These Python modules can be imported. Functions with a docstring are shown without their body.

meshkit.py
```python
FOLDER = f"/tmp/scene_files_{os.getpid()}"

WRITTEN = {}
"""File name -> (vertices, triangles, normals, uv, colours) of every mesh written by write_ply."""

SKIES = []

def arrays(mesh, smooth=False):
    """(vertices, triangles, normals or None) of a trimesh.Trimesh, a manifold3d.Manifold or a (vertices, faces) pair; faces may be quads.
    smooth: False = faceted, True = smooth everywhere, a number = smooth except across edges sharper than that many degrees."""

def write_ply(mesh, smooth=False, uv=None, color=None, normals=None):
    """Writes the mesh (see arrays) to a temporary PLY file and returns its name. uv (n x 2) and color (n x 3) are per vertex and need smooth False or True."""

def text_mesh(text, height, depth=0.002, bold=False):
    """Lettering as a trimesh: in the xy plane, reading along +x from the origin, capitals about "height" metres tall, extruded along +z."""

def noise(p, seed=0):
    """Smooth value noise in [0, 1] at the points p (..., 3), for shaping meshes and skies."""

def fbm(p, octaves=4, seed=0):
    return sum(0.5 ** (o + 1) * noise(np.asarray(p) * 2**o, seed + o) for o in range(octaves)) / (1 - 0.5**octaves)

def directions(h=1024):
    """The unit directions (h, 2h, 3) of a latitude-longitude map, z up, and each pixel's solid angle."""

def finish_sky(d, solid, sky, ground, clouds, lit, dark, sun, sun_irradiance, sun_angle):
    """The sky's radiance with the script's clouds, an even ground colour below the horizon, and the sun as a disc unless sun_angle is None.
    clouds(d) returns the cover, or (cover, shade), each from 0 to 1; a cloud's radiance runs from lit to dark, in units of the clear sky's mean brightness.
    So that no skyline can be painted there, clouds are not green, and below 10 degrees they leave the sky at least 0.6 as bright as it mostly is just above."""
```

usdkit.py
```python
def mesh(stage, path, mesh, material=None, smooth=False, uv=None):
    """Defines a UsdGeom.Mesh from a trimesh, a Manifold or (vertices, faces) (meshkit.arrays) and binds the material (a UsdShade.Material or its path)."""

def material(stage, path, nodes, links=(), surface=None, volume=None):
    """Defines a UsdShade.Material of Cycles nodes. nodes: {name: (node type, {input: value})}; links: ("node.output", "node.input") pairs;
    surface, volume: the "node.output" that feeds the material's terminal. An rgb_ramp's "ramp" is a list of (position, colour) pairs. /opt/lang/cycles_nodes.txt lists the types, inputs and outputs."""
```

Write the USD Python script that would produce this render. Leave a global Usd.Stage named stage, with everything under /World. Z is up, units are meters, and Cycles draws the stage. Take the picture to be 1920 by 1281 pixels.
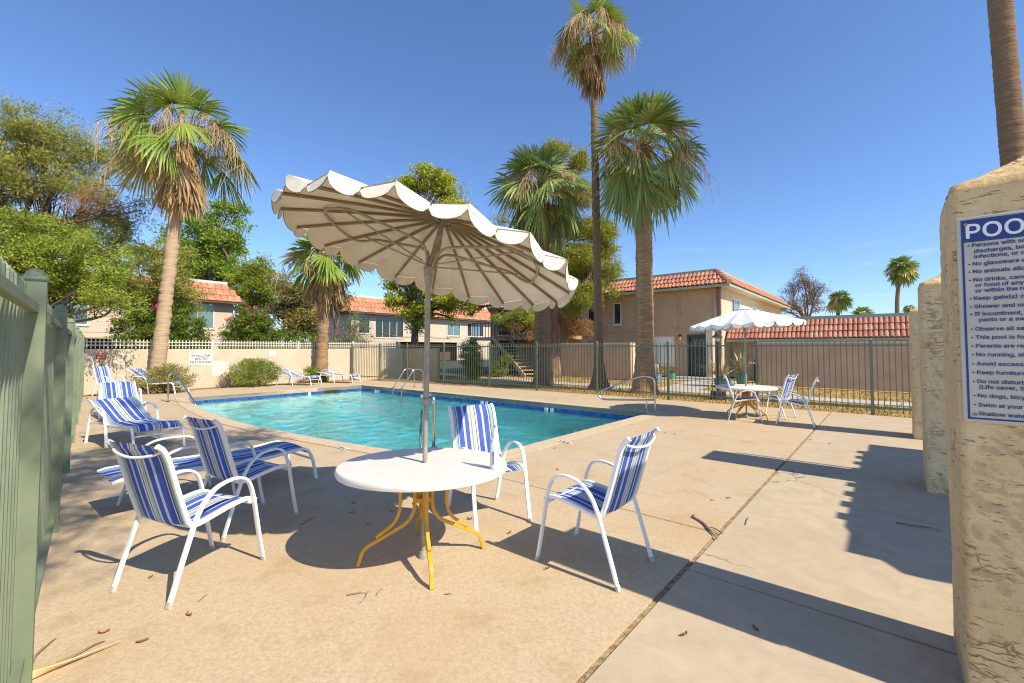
import math, random
import numpy as np
import trimesh
from shapely.geometry import Polygon, box as sbox, LineString
from shapely.ops import unary_union
from pxr import Usd, UsdGeom, UsdLux, UsdShade, Gf, Sdf, Vt
import usdkit, meshkit

PI = math.pi
stage = Usd.Stage.CreateInMemory()
UsdGeom.SetStageUpAxis(stage, UsdGeom.Tokens.z)
UsdGeom.SetStageMetersPerUnit(stage, 1.0)
world = UsdGeom.Xform.Define(stage, '/World')
stage.SetDefaultPrim(world.GetPrim())
UsdGeom.Scope.Define(stage, '/World/Looks')

# ---------------------------------------------------------------- camera, sky, sun, exposure
cam = UsdGeom.Camera.Define(stage, '/World/camera')
cam.AddTranslateOp().Set(Gf.Vec3d(0, 0, 1.5))
cam.AddRotateXOp().Set(90 + 2.16)
cam.CreateHorizontalApertureAttr(36.0)
cam.CreateVerticalApertureAttr(36.0 * 683 / 1024)
cam.CreateFocalLengthAttr(830 / 1920 * 36.0)
cam.CreateVerticalApertureOffsetAttr(-0.3525)
cam.CreateClippingRangeAttr(Gf.Vec2f(0.05, 3000))
cam.CreateExposureAttr(0.46)

GRID = math.radians(40.5)                    # the pool yard is turned against the view by this much
CG, SG = math.cos(GRID), math.sin(GRID)
SUN_EL = math.radians(44.0)
SUN_AZ = GRID + PI / 2 + math.radians(-1.5)  # compass style, from +y towards +x
SUN_DIR = np.array([math.sin(SUN_AZ) * math.cos(SUN_EL), math.cos(SUN_AZ) * math.cos(SUN_EL), math.sin(SUN_EL)])

dome = UsdLux.DomeLight.Define(stage, '/World/sky')
dome.CreateIntensityAttr(1.0)
sun = UsdLux.DistantLight.Define(stage, '/World/sun')
sun.CreateIntensityAttr(1.22)
sun.CreateAngleAttr(0.53)
sun.CreateNormalizeAttr(True)
sun.CreateColorAttr(Gf.Vec3f(1.0, 0.915, 0.745))
_q = Gf.Rotation(Gf.Vec3d(0, 0, 1), Gf.Vec3d(*map(float, SUN_DIR))).GetQuat()
sun.AddOrientOp(UsdGeom.XformOp.PrecisionDouble).Set(Gf.Quatd(_q))
skym = usdkit.material(stage, '/World/Looks/sky_air', {
    'sky': ('sky_texture', {'sky_type': 'single_scattering', 'sun_disc': False, 'sun_elevation': SUN_EL, 'sun_rotation': SUN_AZ,
                            'air_density': 1.0, 'aerosol_density': 0.35, 'ozone_density': 2.2, 'altitude': 340.0}),
    'co': ('texture_coordinate', {}),
    'mp': ('mapping', {'scale': (1.2, 1.2, 9.0), 'rotation': (0.0, 0.08, 0.5)}),
    'nz': ('noise_texture', {'scale': 3.2, 'detail': 7.0, 'roughness': 0.62, 'distortion': 0.5}),
    'rp': ('rgb_ramp', {'ramp': [(0.0, (0, 0, 0)), (0.60, (0, 0, 0)), (0.80, (0.5, 0.5, 0.5)), (1.0, (0.8, 0.8, 0.8))]}),
    'sx': ('separate_xyz', {}),
    'bz': ('rgb_ramp', {'ramp': [(0.0, (0.2, 0.2, 0.2)), (0.10, (0.6, 0.6, 0.6)), (0.22, (0.3, 0.3, 0.3)), (0.30, (0, 0, 0)), (1.0, (0, 0, 0))]}),
    'mm': ('math', {'math_type': 'multiply'}),
    'mix': ('mix_color', {'b': (8.5, 8.9, 9.6), 'use_clamp': False}),
    'hs': ('mix_color', {'blend_type': 'multiply', 'fac': 1.0, 'b': (0.80, 0.965, 1.22), 'use_clamp': False}),
    'bg': ('background_shader', {'strength': 0.122})},
    [('co.generated', 'mp.vector'), ('mp.vector', 'nz.vector'), ('nz.fac', 'rp.fac'), ('co.generated', 'sx.vector'), ('sx.z', 'bz.fac'),
     ('rp.color', 'mm.value1'), ('bz.color', 'mm.value2'), ('mm.value', 'mix.fac'), ('sky.color', 'hs.a'), ('hs.result', 'mix.a'), ('mix.result', 'bg.color')], surface='bg.background')
UsdShade.MaterialBindingAPI.Apply(dome.GetPrim()).Bind(skym)
dome.GetPrim().SetCustomDataByKey('kind', 'structure')
dome.GetPrim().SetCustomDataByKey('label', 'clear deep blue desert sky')
dome.GetPrim().SetCustomDataByKey('category', 'sky')


# ---------------------------------------------------------------- names, things, parts
class Node:
    def __init__(self, path, loc, rot):
        self.path, self.loc, self.rot, self.prim = path, np.array(loc, float), rot, stage.GetPrimAtPath(path)

taken = {}
def numbered(parent, name):
    n = taken.get((parent, name), -1) + 1
    taken[(parent, name)] = n
    return f'{parent}/{name}' + (f'_{n:03d}' if n else '')

def tag(prim, label=None, cat=None, group=None, kind=None):
    for k, v in (('label', label), ('category', cat), ('group', group), ('kind', kind)):
        if v:
            prim.SetCustomDataByKey(k, v)

def thing(name, label, cat, loc=(0, 0, 0), rot=0.0, group=None, kind=None):
    p = numbered('/World', name)
    x = UsdGeom.Xform.Define(stage, p)
    x.AddTranslateOp().Set(Gf.Vec3d(*map(float, loc)))
    x.AddRotateZOp().Set(math.degrees(rot))
    tag(x.GetPrim(), label, cat, group, kind)
    return Node(p, loc, rot)

def copy_of(node, loc, rot, label, cat, group=None):
    p = numbered('/World', node.path.rsplit('/', 1)[1])
    x = UsdGeom.Xform.Define(stage, p)
    x.GetPrim().GetReferences().AddInternalReference(node.path)
    x.GetPrim().SetInstanceable(True)
    ops = UsdGeom.Xformable(x).GetOrderedXformOps()
    ops[0].Set(Gf.Vec3d(*map(float, loc))); ops[1].Set(math.degrees(rot))
    tag(x.GetPrim(), label, cat, group)
    return Node(p, loc, rot)

def to_local(v, node):
    v = np.asarray(v, float) - node.loc
    c, s = math.cos(-node.rot), math.sin(-node.rot)
    o = v.copy()
    o[:, 0] = v[:, 0] * c - v[:, 1] * s
    o[:, 1] = v[:, 0] * s + v[:, 1] * c
    return o

def leaf_uv(v, f, mat_):
    """every leaf of a foliage mesh gets a shade of its own, drifting from clump to clump"""
    if str(mat_.GetPath()) not in LEAFSET:
        return None
    v, f = np.asarray(v, float), np.asarray(f)
    lab = trimesh.graph.connected_component_labels(np.vstack([f[:, :2], f[:, 1:]]), len(v))
    r = np.random.default_rng(len(v)).random(lab.max() + 1)
    x = .62 * r[lab] + .38 * np.clip((meshkit.fbm(v * 1.3 + 7.7, 3) - .25) * 2, 0, 1)
    return np.stack([np.clip(x, 0.01, .99), np.zeros(len(v))], 1)

def part(name, m, mat_, parent, w=False, smooth=False, uv=None, label=None, kind=None):
    """one mesh below a thing or a part; w: its points are given in the world"""
    v, f = (np.asarray(m.vertices), np.asarray(m.faces)) if hasattr(m, 'vertices') else m
    if w:
        v = to_local(v, parent)
    p = numbered(parent.path, name)
    if uv is None and not smooth: uv = leaf_uv(v, f, mat_)
    g = usdkit.mesh(stage, p, (v, f), mat_, smooth=smooth, uv=uv)
    tag(g.GetPrim(), label, None, None, kind)
    return Node(p, parent.loc, parent.rot)

def single(name, m, mat_, label, cat, smooth=False, group=None, kind=None, uv=None):
    """a thing that is one mesh; its points are in the world and move to an origin at its base"""
    v, f = (np.asarray(m.vertices, float), np.asarray(m.faces)) if hasattr(m, 'vertices') else m
    v = np.asarray(v, float)
    lo, hi = v.min(0), v.max(0)
    base = np.array([(lo[0] + hi[0]) / 2, (lo[1] + hi[1]) / 2, lo[2]])
    p = numbered('/World', name)
    if uv is None and not smooth: uv = leaf_uv(v, f, mat_)
    g = usdkit.mesh(stage, p, (v - base, f), mat_, smooth=smooth, uv=uv)
    g.AddTranslateOp().Set(Gf.Vec3d(*map(float, base)))
    tag(g.GetPrim(), label, cat, group, kind)
    return Node(p, base, 0.0)


# ---------------------------------------------------------------- shapes
def W(u, v, z=0.0):
    """yard grid (u along the far fence, v across) to the world"""
    return np.array([u * CG + v * SG, -u * SG + v * CG, z])

def Wn(a):
    a = np.asarray(a, float)
    return np.stack([a[:, 0] * CG + a[:, 1] * SG, -a[:, 0] * SG + a[:, 1] * CG, a[:, 2]], 1)

UD, VD, ZD = W(1, 0), W(0, 1), np.array([0, 0, 1.0])

def cat(*ms):
    vs, fs, n = [], [], 0
    for v, f in ms:
        vs.append(np.asarray(v, float)); fs.append(np.asarray(f, int) + n); n += len(v)
    return np.vstack(vs), np.vstack(fs)

def tri(m):
    return np.asarray(m.vertices, float), np.asarray(m.faces, int)

BOXF = np.array([[0, 2, 1], [0, 3, 2], [4, 5, 6], [4, 6, 7], [0, 1, 5], [0, 5, 4], [1, 2, 6], [1, 6, 5], [2, 3, 7], [2, 7, 6], [3, 0, 4], [3, 4, 7]])
def bx(x0, x1, y0, y1, z0, z1):
    return np.array([[x0, y0, z0], [x1, y0, z0], [x1, y1, z0], [x0, y1, z0], [x0, y0, z1], [x1, y0, z1], [x1, y1, z1], [x0, y1, z1]], float), BOXF

def gb(u0, u1, v0, v1, z0, z1):
    v, f = bx(u0, u1, v0, v1, z0, z1)
    return Wn(v), f

def cbox(x0, x1, y0, y1, z0, z1, c=0.01):
    """a box with chamfered edges"""
    e = np.array([x1 - x0, y1 - y0, z1 - z0])
    c = min(c, e.min() * 0.45)
    pts = []
    for sx in (0, 1):
        for sy in (0, 1):
            for sz in (0, 1):
                p = np.array([(x0, x1)[sx], (y0, y1)[sy], (z0, z1)[sz]])
                d = np.array([1 - 2 * sx, 1 - 2 * sy, 1 - 2 * sz]) * c
                for k in range(3):
                    q = p + d; q[k] = p[k]; pts.append(q)
    return tri(trimesh.Trimesh(pts).convex_hull)

def frame(m, o, ax, ay, az):
    v, f = m
    v = np.asarray(v, float)
    return np.asarray(o, float) + v[:, :1] * np.asarray(ax) + v[:, 1:2] * np.asarray(ay) + v[:, 2:3] * np.asarray(az), f

def rotz(m, a):
    c, s = math.cos(a), math.sin(a)
    return frame(m, (0, 0, 0), (c, s, 0), (-s, c, 0), (0, 0, 1))

def move(m, d):
    return np.asarray(m[0], float) + np.asarray(d, float), m[1]

def beam(a, b, w, h, up=(0, 0, 1)):
    a, b = np.asarray(a, float), np.asarray(b, float)
    t = b - a; L = np.linalg.norm(t); t /= L
    s = np.cross(t, up)
    if np.linalg.norm(s) < 1e-6:
        s = np.cross(t, (1, 0, 0))
    s /= np.linalg.norm(s); n = np.cross(s, t)
    return frame(bx(0, L, -w / 2, w / 2, -h / 2, h / 2), a, t, s, n)

def spline(pts, n=40):
    p = np.asarray(pts, float)
    q = np.vstack([2 * p[0] - p[1], p, 2 * p[-1] - p[-2]])
    out = []
    k = max(1, n // (len(p) - 1))
    for i in range(len(p) - 1):
        a, b, c, d = q[i:i + 4]
        for t in np.arange(k) / k:
            out.append(0.5 * (2 * b + (c - a) * t + (2 * a - 5 * b + 4 * c - d) * t * t + (3 * b - a - 3 * c + d) * t ** 3))
    out.append(p[-1])
    return np.array(out)

def rounded(pts, r=0.08, n=6):
    """a polyline with rounded corners"""
    p = np.asarray(pts, float)
    out = [p[0]]
    for a, b, c in zip(p[:-2], p[1:-1], p[2:]):
        da, dc = a - b, c - b
        la, lc = np.linalg.norm(da), np.linalg.norm(dc)
        k = min(r, la * .48, lc * .48)
        s, e = b + da / la * k, b + dc / lc * k
        for t in np.linspace(0, 1, n):
            out.append((1 - t) ** 2 * s + 2 * t * (1 - t) * b + t * t * e)
    out.append(p[-1])
    return np.array(out)

def tube(path, r, n=8, wide=None, flat=1.0, cap=True):
    """a tube along a path; wide: fixed direction of the section's long axis, flat: thickness ratio across it"""
    p = np.asarray(path, float)
    r = np.broadcast_to(np.asarray(r, float), (len(p),))
    t = np.gradient(p, axis=0)
    t /= np.maximum(np.linalg.norm(t, axis=1, keepdims=True), 1e-12)
    A = np.zeros_like(p)
    if wide is not None:
        w = np.asarray(wide, float)
        A = w - (t @ w)[:, None] * t
    else:
        a = np.cross(t[0], (0.31, 0.17, 0.93))
        if np.linalg.norm(a) < 1e-3:
            a = np.cross(t[0], (1, 0, 0))
        for i in range(len(p)):
            a = a - (a @ t[i]) * t[i]; a /= np.linalg.norm(a); A[i] = a
    A /= np.maximum(np.linalg.norm(A, axis=1, keepdims=True), 1e-12)
    B = np.cross(t, A)
    th = np.arange(n) / n * 2 * PI
    if wide is not None:      # rounded-flat section
        c, s = np.sign(np.cos(th)) * np.abs(np.cos(th)) ** .6, np.sign(np.sin(th)) * np.abs(np.sin(th)) ** .6
    else:
        c, s = np.cos(th), np.sin(th)
    v = (p[:, None] + r[:, None, None] * (c[None, :, None] * A[:, None] + flat * s[None, :, None] * B[:, None])).reshape(-1, 3)
    i, j = np.meshgrid(np.arange(len(p) - 1), np.arange(n), indexing='ij')
    a = (i * n + j).ravel(); b = (i * n + (j + 1) % n).ravel()
    f = np.vstack([np.stack([a, b, b + n], 1), np.stack([a, b + n, a + n], 1)])
    if cap:
        m = len(v)
        v = np.vstack([v, p[:1], p[-1:]])
        k = np.arange(n); e = (len(p) - 1) * n
        f = np.vstack([f, np.stack([np.full(n, m), (k + 1) % n, k], 1), np.stack([np.full(n, m + 1), e + k, e + (k + 1) % n], 1)])
    return v, f

def lathe(prof, n=24, closed=True):
    prof = np.asarray(prof, float)
    th = np.arange(n) / n * 2 * PI
    v = np.stack([prof[:, 0, None] * np.cos(th), prof[:, 0, None] * np.sin(th), np.broadcast_to(prof[:, 1, None], (len(prof), n))], -1).reshape(-1, 3)
    i, j = np.meshgrid(np.arange(len(prof) - 1), np.arange(n), indexing='ij')
    a = (i * n + j).ravel(); b = (i * n + (j + 1) % n).ravel()
    return v, np.vstack([np.stack([a, b, b + n], 1), np.stack([a, b + n, a + n], 1)])

def extrude(poly, z0, z1):
    out = []
    for g in getattr(poly, 'geoms', [poly]):
        if g.area > 1e-5:
            m = tri(trimesh.creation.extrude_polygon(g, z1 - z0, engine='earcut'))
            out.append(move(m, (0, 0, z0)))
    return cat(*out)

def gpoly(poly, z0, z1):
    v, f = extrude(poly, z0, z1)
    return Wn(v), f

def wall_sheet(w, h, holes, t):
    """a wall with openings: x along, y up, thickness along z from 0 to t"""
    p = sbox(0, 0, w, h).difference(unary_union([sbox(*q) for q in holes])) if holes else sbox(0, 0, w, h)
    return extrude(p, 0, t)

def grid(P):
    n, m = P.shape[:2]
    i, j = np.meshgrid(np.arange(n - 1), np.arange(m - 1), indexing='ij')
    a = (i * m + j).ravel()
    return P.reshape(-1, 3), np.vstack([np.stack([a, a + 1, a + m + 1], 1), np.stack([a, a + m + 1, a + m], 1)])


# ---------------------------------------------------------------- materials
L_ = '/World/Looks/'
def s(r, g, b):
    c = np.array([r, g, b]) / 255.0
    return tuple(np.where(c <= 0.04045, c / 12.92, ((c + 0.055) / 1.055) ** 2.4))

def mat(name, c1, c2=None, scale=6.0, detail=5.0, lo=0.35, hi=0.65, rough=0.6, bump=0.0, bscale=60.0, bdetail=4.0, bdist=0.01,
        metallic=0.0, spec=0.5, c3=None, s3=0.7, lo3=0.5, hi3=0.75, stretch=None, vary=0.0, coat=0.0, distort=0.0, coord='pos', bstretch=None):
    N, K = {'p': ('principled_bsdf', {'roughness': rough, 'metallic': metallic, 'specular_ior_level': spec, 'coat_weight': coat})}, []
    src = 'ge.position'
    N['ge'] = ('geometry', {})
    if coord == 'obj':
        N['tc'] = ('texture_coordinate', {}); src = 'tc.object'
    col = None
    if c2 is not None:
        vec = src
        if stretch:
            N['mp'] = ('mapping', {'scale': stretch}); K.append((src, 'mp.vector')); vec = 'mp.vector'
        N['nz'] = ('noise_texture', {'scale': scale, 'detail': detail, 'roughness': 0.6, 'distortion': distort}); K.append((vec, 'nz.vector'))
        N['rp'] = ('rgb_ramp', {'ramp': [(0, c1), (lo, c1), (hi, c2), (1, c2)]}); K.append(('nz.fac', 'rp.fac'))
        col = 'rp.color'
    if c3 is not None:
        N['n3'] = ('noise_texture', {'scale': s3, 'detail': 6.0, 'roughness': 0.65}); K.append((src, 'n3.vector'))
        N['r3'] = ('rgb_ramp', {'ramp': [(0, (0, 0, 0)), (lo3, (0, 0, 0)), (hi3, (1, 1, 1)), (1, (1, 1, 1))]}); K.append(('n3.fac', 'r3.fac'))
        N['m3'] = ('mix_color', {'b': c3, 'a': c1}); K.append(('r3.color', 'm3.fac'))
        if col: K.append((col, 'm3.a'))
        col = 'm3.result'
    if vary:
        N['oi'] = ('object_info', {})
        N['mr'] = ('map_range', {'from_min': 0.0, 'from_max': 1.0, 'to_min': 1 - vary, 'to_max': 1 + vary}); K.append(('oi.random', 'mr.value'))
        N['hv'] = ('hsv', {'color': c1}); K.append(('mr.result', 'hv.value'))
        if col: K.append((col, 'hv.color'))
        col = 'hv.color'
    if col: K.append((col, 'p.base_color'))
    else: N['p'][1]['base_color'] = c1
    if bump:
        bv = src
        if bstretch:
            N['bm'] = ('mapping', {'scale': bstretch}); K.append((src, 'bm.vector')); bv = 'bm.vector'
        N['bn'] = ('noise_texture', {'scale': bscale, 'detail': bdetail, 'roughness': 0.6}); K.append((bv, 'bn.vector'))
        N['bu'] = ('bump', {'strength': bump, 'distance': bdist}); K += [('bn.fac', 'bu.height'), ('bu.normal', 'p.normal')]
    return usdkit.material(stage, L_ + name, N, K, surface='p.BSDF')

LEAFSET = set()
def leafmat(name, cols, trans=0.35, tcol=(0.25, 0.35, 0.05), rough=0.5, gain=(1.15, 1.15, 1.15)):
    n = len(cols)
    cols = [tuple(min(.75, k * q) for k, q in zip(gain, c)) for c in cols]
    LEAFSET.add(L_ + name)
    return usdkit.material(stage, L_ + name, {
        'ge': ('uvmap', {'attribute': 'st'}), 'sx': ('separate_xyz', {}), 'rp': ('rgb_ramp', {'ramp': [(i / max(1, n - 1), c) for i, c in enumerate(cols)]}),
        'p': ('principled_bsdf', {'roughness': rough, 'specular_ior_level': 0.35}),
        'tm': ('mix_color', {'blend_type': 'mix', 'fac': 0.5, 'b': tcol}),
        'tl': ('translucent_bsdf', {}), 'mx': ('mix_closure', {'fac': trans * .7})},
        [('ge.UV', 'sx.vector'), ('sx.x', 'rp.fac'), ('rp.color', 'p.base_color'), ('rp.color', 'tm.a'), ('tm.result', 'tl.color'),
         ('p.BSDF', 'mx.closure1'), ('tl.BSDF', 'mx.closure2')], surface='mx.closure')

def floor_mat(name, c1, c2, fine, stain, dark, crack, bs, bd):
    return usdkit.material(stage, L_ + name, {
        'ge': ('geometry', {}), 'n1': ('noise_texture', {'scale': fine, 'detail': 9.0, 'roughness': .65, 'distortion': .8}), 'r1': ('rgb_ramp', {'ramp': [(0, c1), (.40, c1), (.62, c2), (1, c2)]}),
        'n2': ('noise_texture', {'scale': .85, 'detail': 9.0, 'roughness': .66, 'distortion': .6}), 'r2': ('rgb_ramp', {'ramp': [(0, (0, 0, 0)), (.47, (0, 0, 0)), (.72, (.85, .85, .85)), (1, (1, 1, 1))]}), 'm2': ('mix_color', {'b': stain}),
        'n3': ('noise_texture', {'scale': 2.7, 'detail': 10.0, 'roughness': .72}), 'r3': ('rgb_ramp', {'ramp': [(0, (0, 0, 0)), (.53, (0, 0, 0)), (.72, (.85, .85, .85)), (1, (.9, .9, .9))]}), 'm3': ('mix_color', {'b': dark}),
        'n5': ('noise_texture', {'scale': 150.0, 'detail': 2.0}), 'r5': ('rgb_ramp', {'ramp': [(0, (.72, .72, .72)), (.34, (.84, .84, .84)), (.5, (1, 1, 1)), (.66, (1.0, 1.0, 1.0)), (1, (1.1, 1.1, 1.1))]}), 'm5': ('mix_color', {'blend_type': 'multiply', 'fac': 1.0}),
        'nd': ('noise_texture', {'scale': 2.4, 'detail': 6.0}), 'vs': ('vector_math', {'math_type': 'scale', 'scale': .55}), 'va': ('vector_math', {'math_type': 'add'}), 'vo': ('voronoi_texture', {'feature': 'distance_to_edge', 'scale': .55}),
        'rc': ('rgb_ramp', {'ramp': [(0, (crack,) * 3), (.0022, (crack,) * 3), (.0042, (0, 0, 0)), (1, (0, 0, 0))]}), 'nm': ('noise_texture', {'scale': .9, 'detail': 2.0}), 'rm': ('rgb_ramp', {'ramp': [(0, (0, 0, 0)), (.52, (0, 0, 0)), (.56, (1, 1, 1)), (1, (1, 1, 1))]}),
        'mk': ('math', {'math_type': 'multiply'}), 'mc': ('mix_color', {'b': (.14, .095, .055)}), 'hh': ('math', {'math_type': 'multiply_add', 'value2': -1.0}),
        'bn': ('noise_texture', {'scale': bs, 'detail': 8.0, 'roughness': .6}), 'bu': ('bump', {'strength': .35, 'distance': bd}), 'p': ('principled_bsdf', {'roughness': .85, 'specular_ior_level': .25})},
        [('ge.position', f'{q}.vector') for q in ('n1', 'n2', 'n3', 'n5', 'nd', 'nm', 'bn')] + [('n1.fac', 'r1.fac'), ('n2.fac', 'r2.fac'), ('r2.color', 'm2.fac'), ('r1.color', 'm2.a'), ('n3.fac', 'r3.fac'), ('r3.color', 'm3.fac'), ('m2.result', 'm3.a'),
         ('n5.fac', 'r5.fac'), ('m3.result', 'm5.a'), ('r5.color', 'm5.b'), ('nd.color', 'vs.vector1'), ('vs.vector', 'va.vector1'), ('ge.position', 'va.vector2'), ('va.vector', 'vo.vector'), ('vo.distance', 'rc.fac'), ('nm.fac', 'rm.fac'),
         ('rc.color', 'mk.value1'), ('rm.color', 'mk.value2'), ('mk.value', 'mc.fac'), ('m5.result', 'mc.a'), ('mc.result', 'p.base_color'), ('mk.value', 'hh.value1'), ('bn.fac', 'hh.value3'), ('hh.value', 'bu.height'), ('bu.normal', 'p.normal')], surface='p.BSDF')
DECK = floor_mat('deck_tan', (0.47, 0.355, 0.225), (0.57, 0.445, 0.295), 40, (0.49, 0.335, 0.18), (0.40, 0.275, 0.15), 0.0, 60, .005)
SLAB = floor_mat('walk_concrete', (0.47, 0.375, 0.255), (0.53, 0.425, 0.29), 5, (0.45, 0.345, 0.225), (0.42, 0.325, 0.215), 0.85, 70, .003)
COPING = mat('coping_concrete', (0.50, 0.375, 0.245), (0.59, 0.455, 0.31), scale=9, detail=8, lo=.35, hi=.65, rough=.8, bump=.2, bscale=60, bdist=.004, spec=.3)
JOINT = mat('joint_filler', (0.17, 0.115, 0.06), (0.46, 0.33, 0.18), scale=30, detail=6, rough=.95, bump=.8, bscale=120, bdist=.01)
DIRT = mat('dirt_soil', (0.20, 0.115, 0.055), (0.36, 0.225, 0.115), scale=7, detail=9, rough=.95, bump=.9, bscale=35, bdist=.03, c3=(0.12, 0.07, 0.035), s3=1.8)
GROUND = mat('dry_lawn_soil', (0.44, 0.275, 0.075), (0.60, 0.40, 0.12), scale=4, detail=10, rough=.95, bump=.9, bscale=60, bdist=.03, c3=(0.30, 0.185, 0.075), s3=1.0, lo3=.5, hi3=.7)
PATHC = mat('path_concrete', (0.40, 0.36, 0.31), (0.52, 0.47, 0.41), scale=5, detail=8, rough=.85, bump=.15, bscale=60, bdist=.005)
ASPHALT = mat('asphalt', (0.045, 0.043, 0.042), (0.075, 0.07, 0.066), scale=30, detail=6, rough=.9, bump=.5, bscale=120, bdist=.006)
STUCCO_P = usdkit.material(stage, L_ + 'pillar_stucco', {
    'ge': ('geometry', {}), 'n1': ('noise_texture', {'scale': 3.0, 'detail': 8.0, 'roughness': .6}), 'r1': ('rgb_ramp', {'ramp': [(0, (.61, .425, .205)), (.38, (.64, .45, .22)), (.62, (.72, .535, .29)), (1, (.75, .565, .315))]}),
    'nd': ('noise_texture', {'scale': 6.0, 'detail': 4.0}), 'vs': ('vector_math', {'math_type': 'scale', 'scale': .34}), 'va': ('vector_math', {'math_type': 'add'}), 'mp': ('mapping', {'scale': (.8, .8, 2.6), 'rotation': (0.35, 0.4, 0.0)}),
    'vo': ('voronoi_texture', {'feature': 'distance_to_edge', 'scale': 8.5}), 'rc': ('rgb_ramp', {'ramp': [(0, (1, 1, 1)), (.02, (.75, .75, .75)), (.075, (0, 0, 0)), (1, (0, 0, 0))]}),
    'nm': ('noise_texture', {'scale': 3.6, 'detail': 3.0}), 'rm': ('rgb_ramp', {'ramp': [(0, (0, 0, 0)), (.57, (0, 0, 0)), (.66, (1, 1, 1)), (1, (1, 1, 1))]}), 'mk': ('math', {'math_type': 'multiply'}),
    'mq': ('mapping', {'scale': (.34, .34, 1.7), 'rotation': (0.2, 0.25, 0.0)}), 'np': ('noise_texture', {'scale': 46.0, 'detail': 4.0, 'roughness': .6}), 'rp': ('rgb_ramp', {'ramp': [(0, (1, 1, 1)), (.33, (1, 1, 1)), (.38, (0, 0, 0)), (1, (0, 0, 0))]}), 'mx2': ('math', {'math_type': 'maximum'}),
    'mc': ('mix_color', {'b': (.40, .26, .11)}), 'mf': ('math', {'math_type': 'multiply', 'value2': .75}),
    'n5': ('noise_texture', {'scale': 13.0, 'detail': 10.0, 'roughness': .68}), 'hh': ('math', {'math_type': 'multiply_add', 'value2': -.45}), 'bu': ('bump', {'strength': .9, 'distance': .03}), 'p': ('principled_bsdf', {'roughness': .88, 'specular_ior_level': .2})},
    [('ge.position', 'n1.vector'), ('n1.fac', 'r1.fac'), ('ge.position', 'nd.vector'), ('nd.color', 'vs.vector1'), ('vs.vector', 'va.vector1'), ('ge.position', 'mp.vector'), ('mp.vector', 'va.vector2'), ('va.vector', 'vo.vector'), ('vo.distance', 'rc.fac'),
     ('ge.position', 'nm.vector'), ('nm.fac', 'rm.fac'), ('rc.color', 'mk.value1'), ('rm.color', 'mk.value2'), ('ge.position', 'mq.vector'), ('mq.vector', 'np.vector'), ('np.fac', 'rp.fac'), ('mk.value', 'mx2.value1'), ('rp.color', 'mx2.value2'), ('mx2.value', 'mf.value1'),
     ('mf.value', 'mc.fac'), ('r1.color', 'mc.a'), ('mc.result', 'p.base_color'), ('ge.position', 'n5.vector'), ('mx2.value', 'hh.value1'), ('n5.fac', 'hh.value3'), ('hh.value', 'bu.height'), ('bu.normal', 'p.normal')], surface='p.BSDF')
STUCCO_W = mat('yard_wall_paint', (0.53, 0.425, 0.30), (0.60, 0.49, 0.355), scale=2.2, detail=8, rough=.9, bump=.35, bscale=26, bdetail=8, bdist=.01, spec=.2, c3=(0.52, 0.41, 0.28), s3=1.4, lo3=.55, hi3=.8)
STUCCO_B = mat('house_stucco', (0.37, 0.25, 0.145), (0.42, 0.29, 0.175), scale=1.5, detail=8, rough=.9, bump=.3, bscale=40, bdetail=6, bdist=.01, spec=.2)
STUCCO_C = mat('court_wall_stucco', (0.40, 0.255, 0.15), (0.47, 0.31, 0.19), scale=1.6, detail=9, rough=.9, bump=.5, bscale=30, bdetail=7, bdist=.012, spec=.2)
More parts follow.
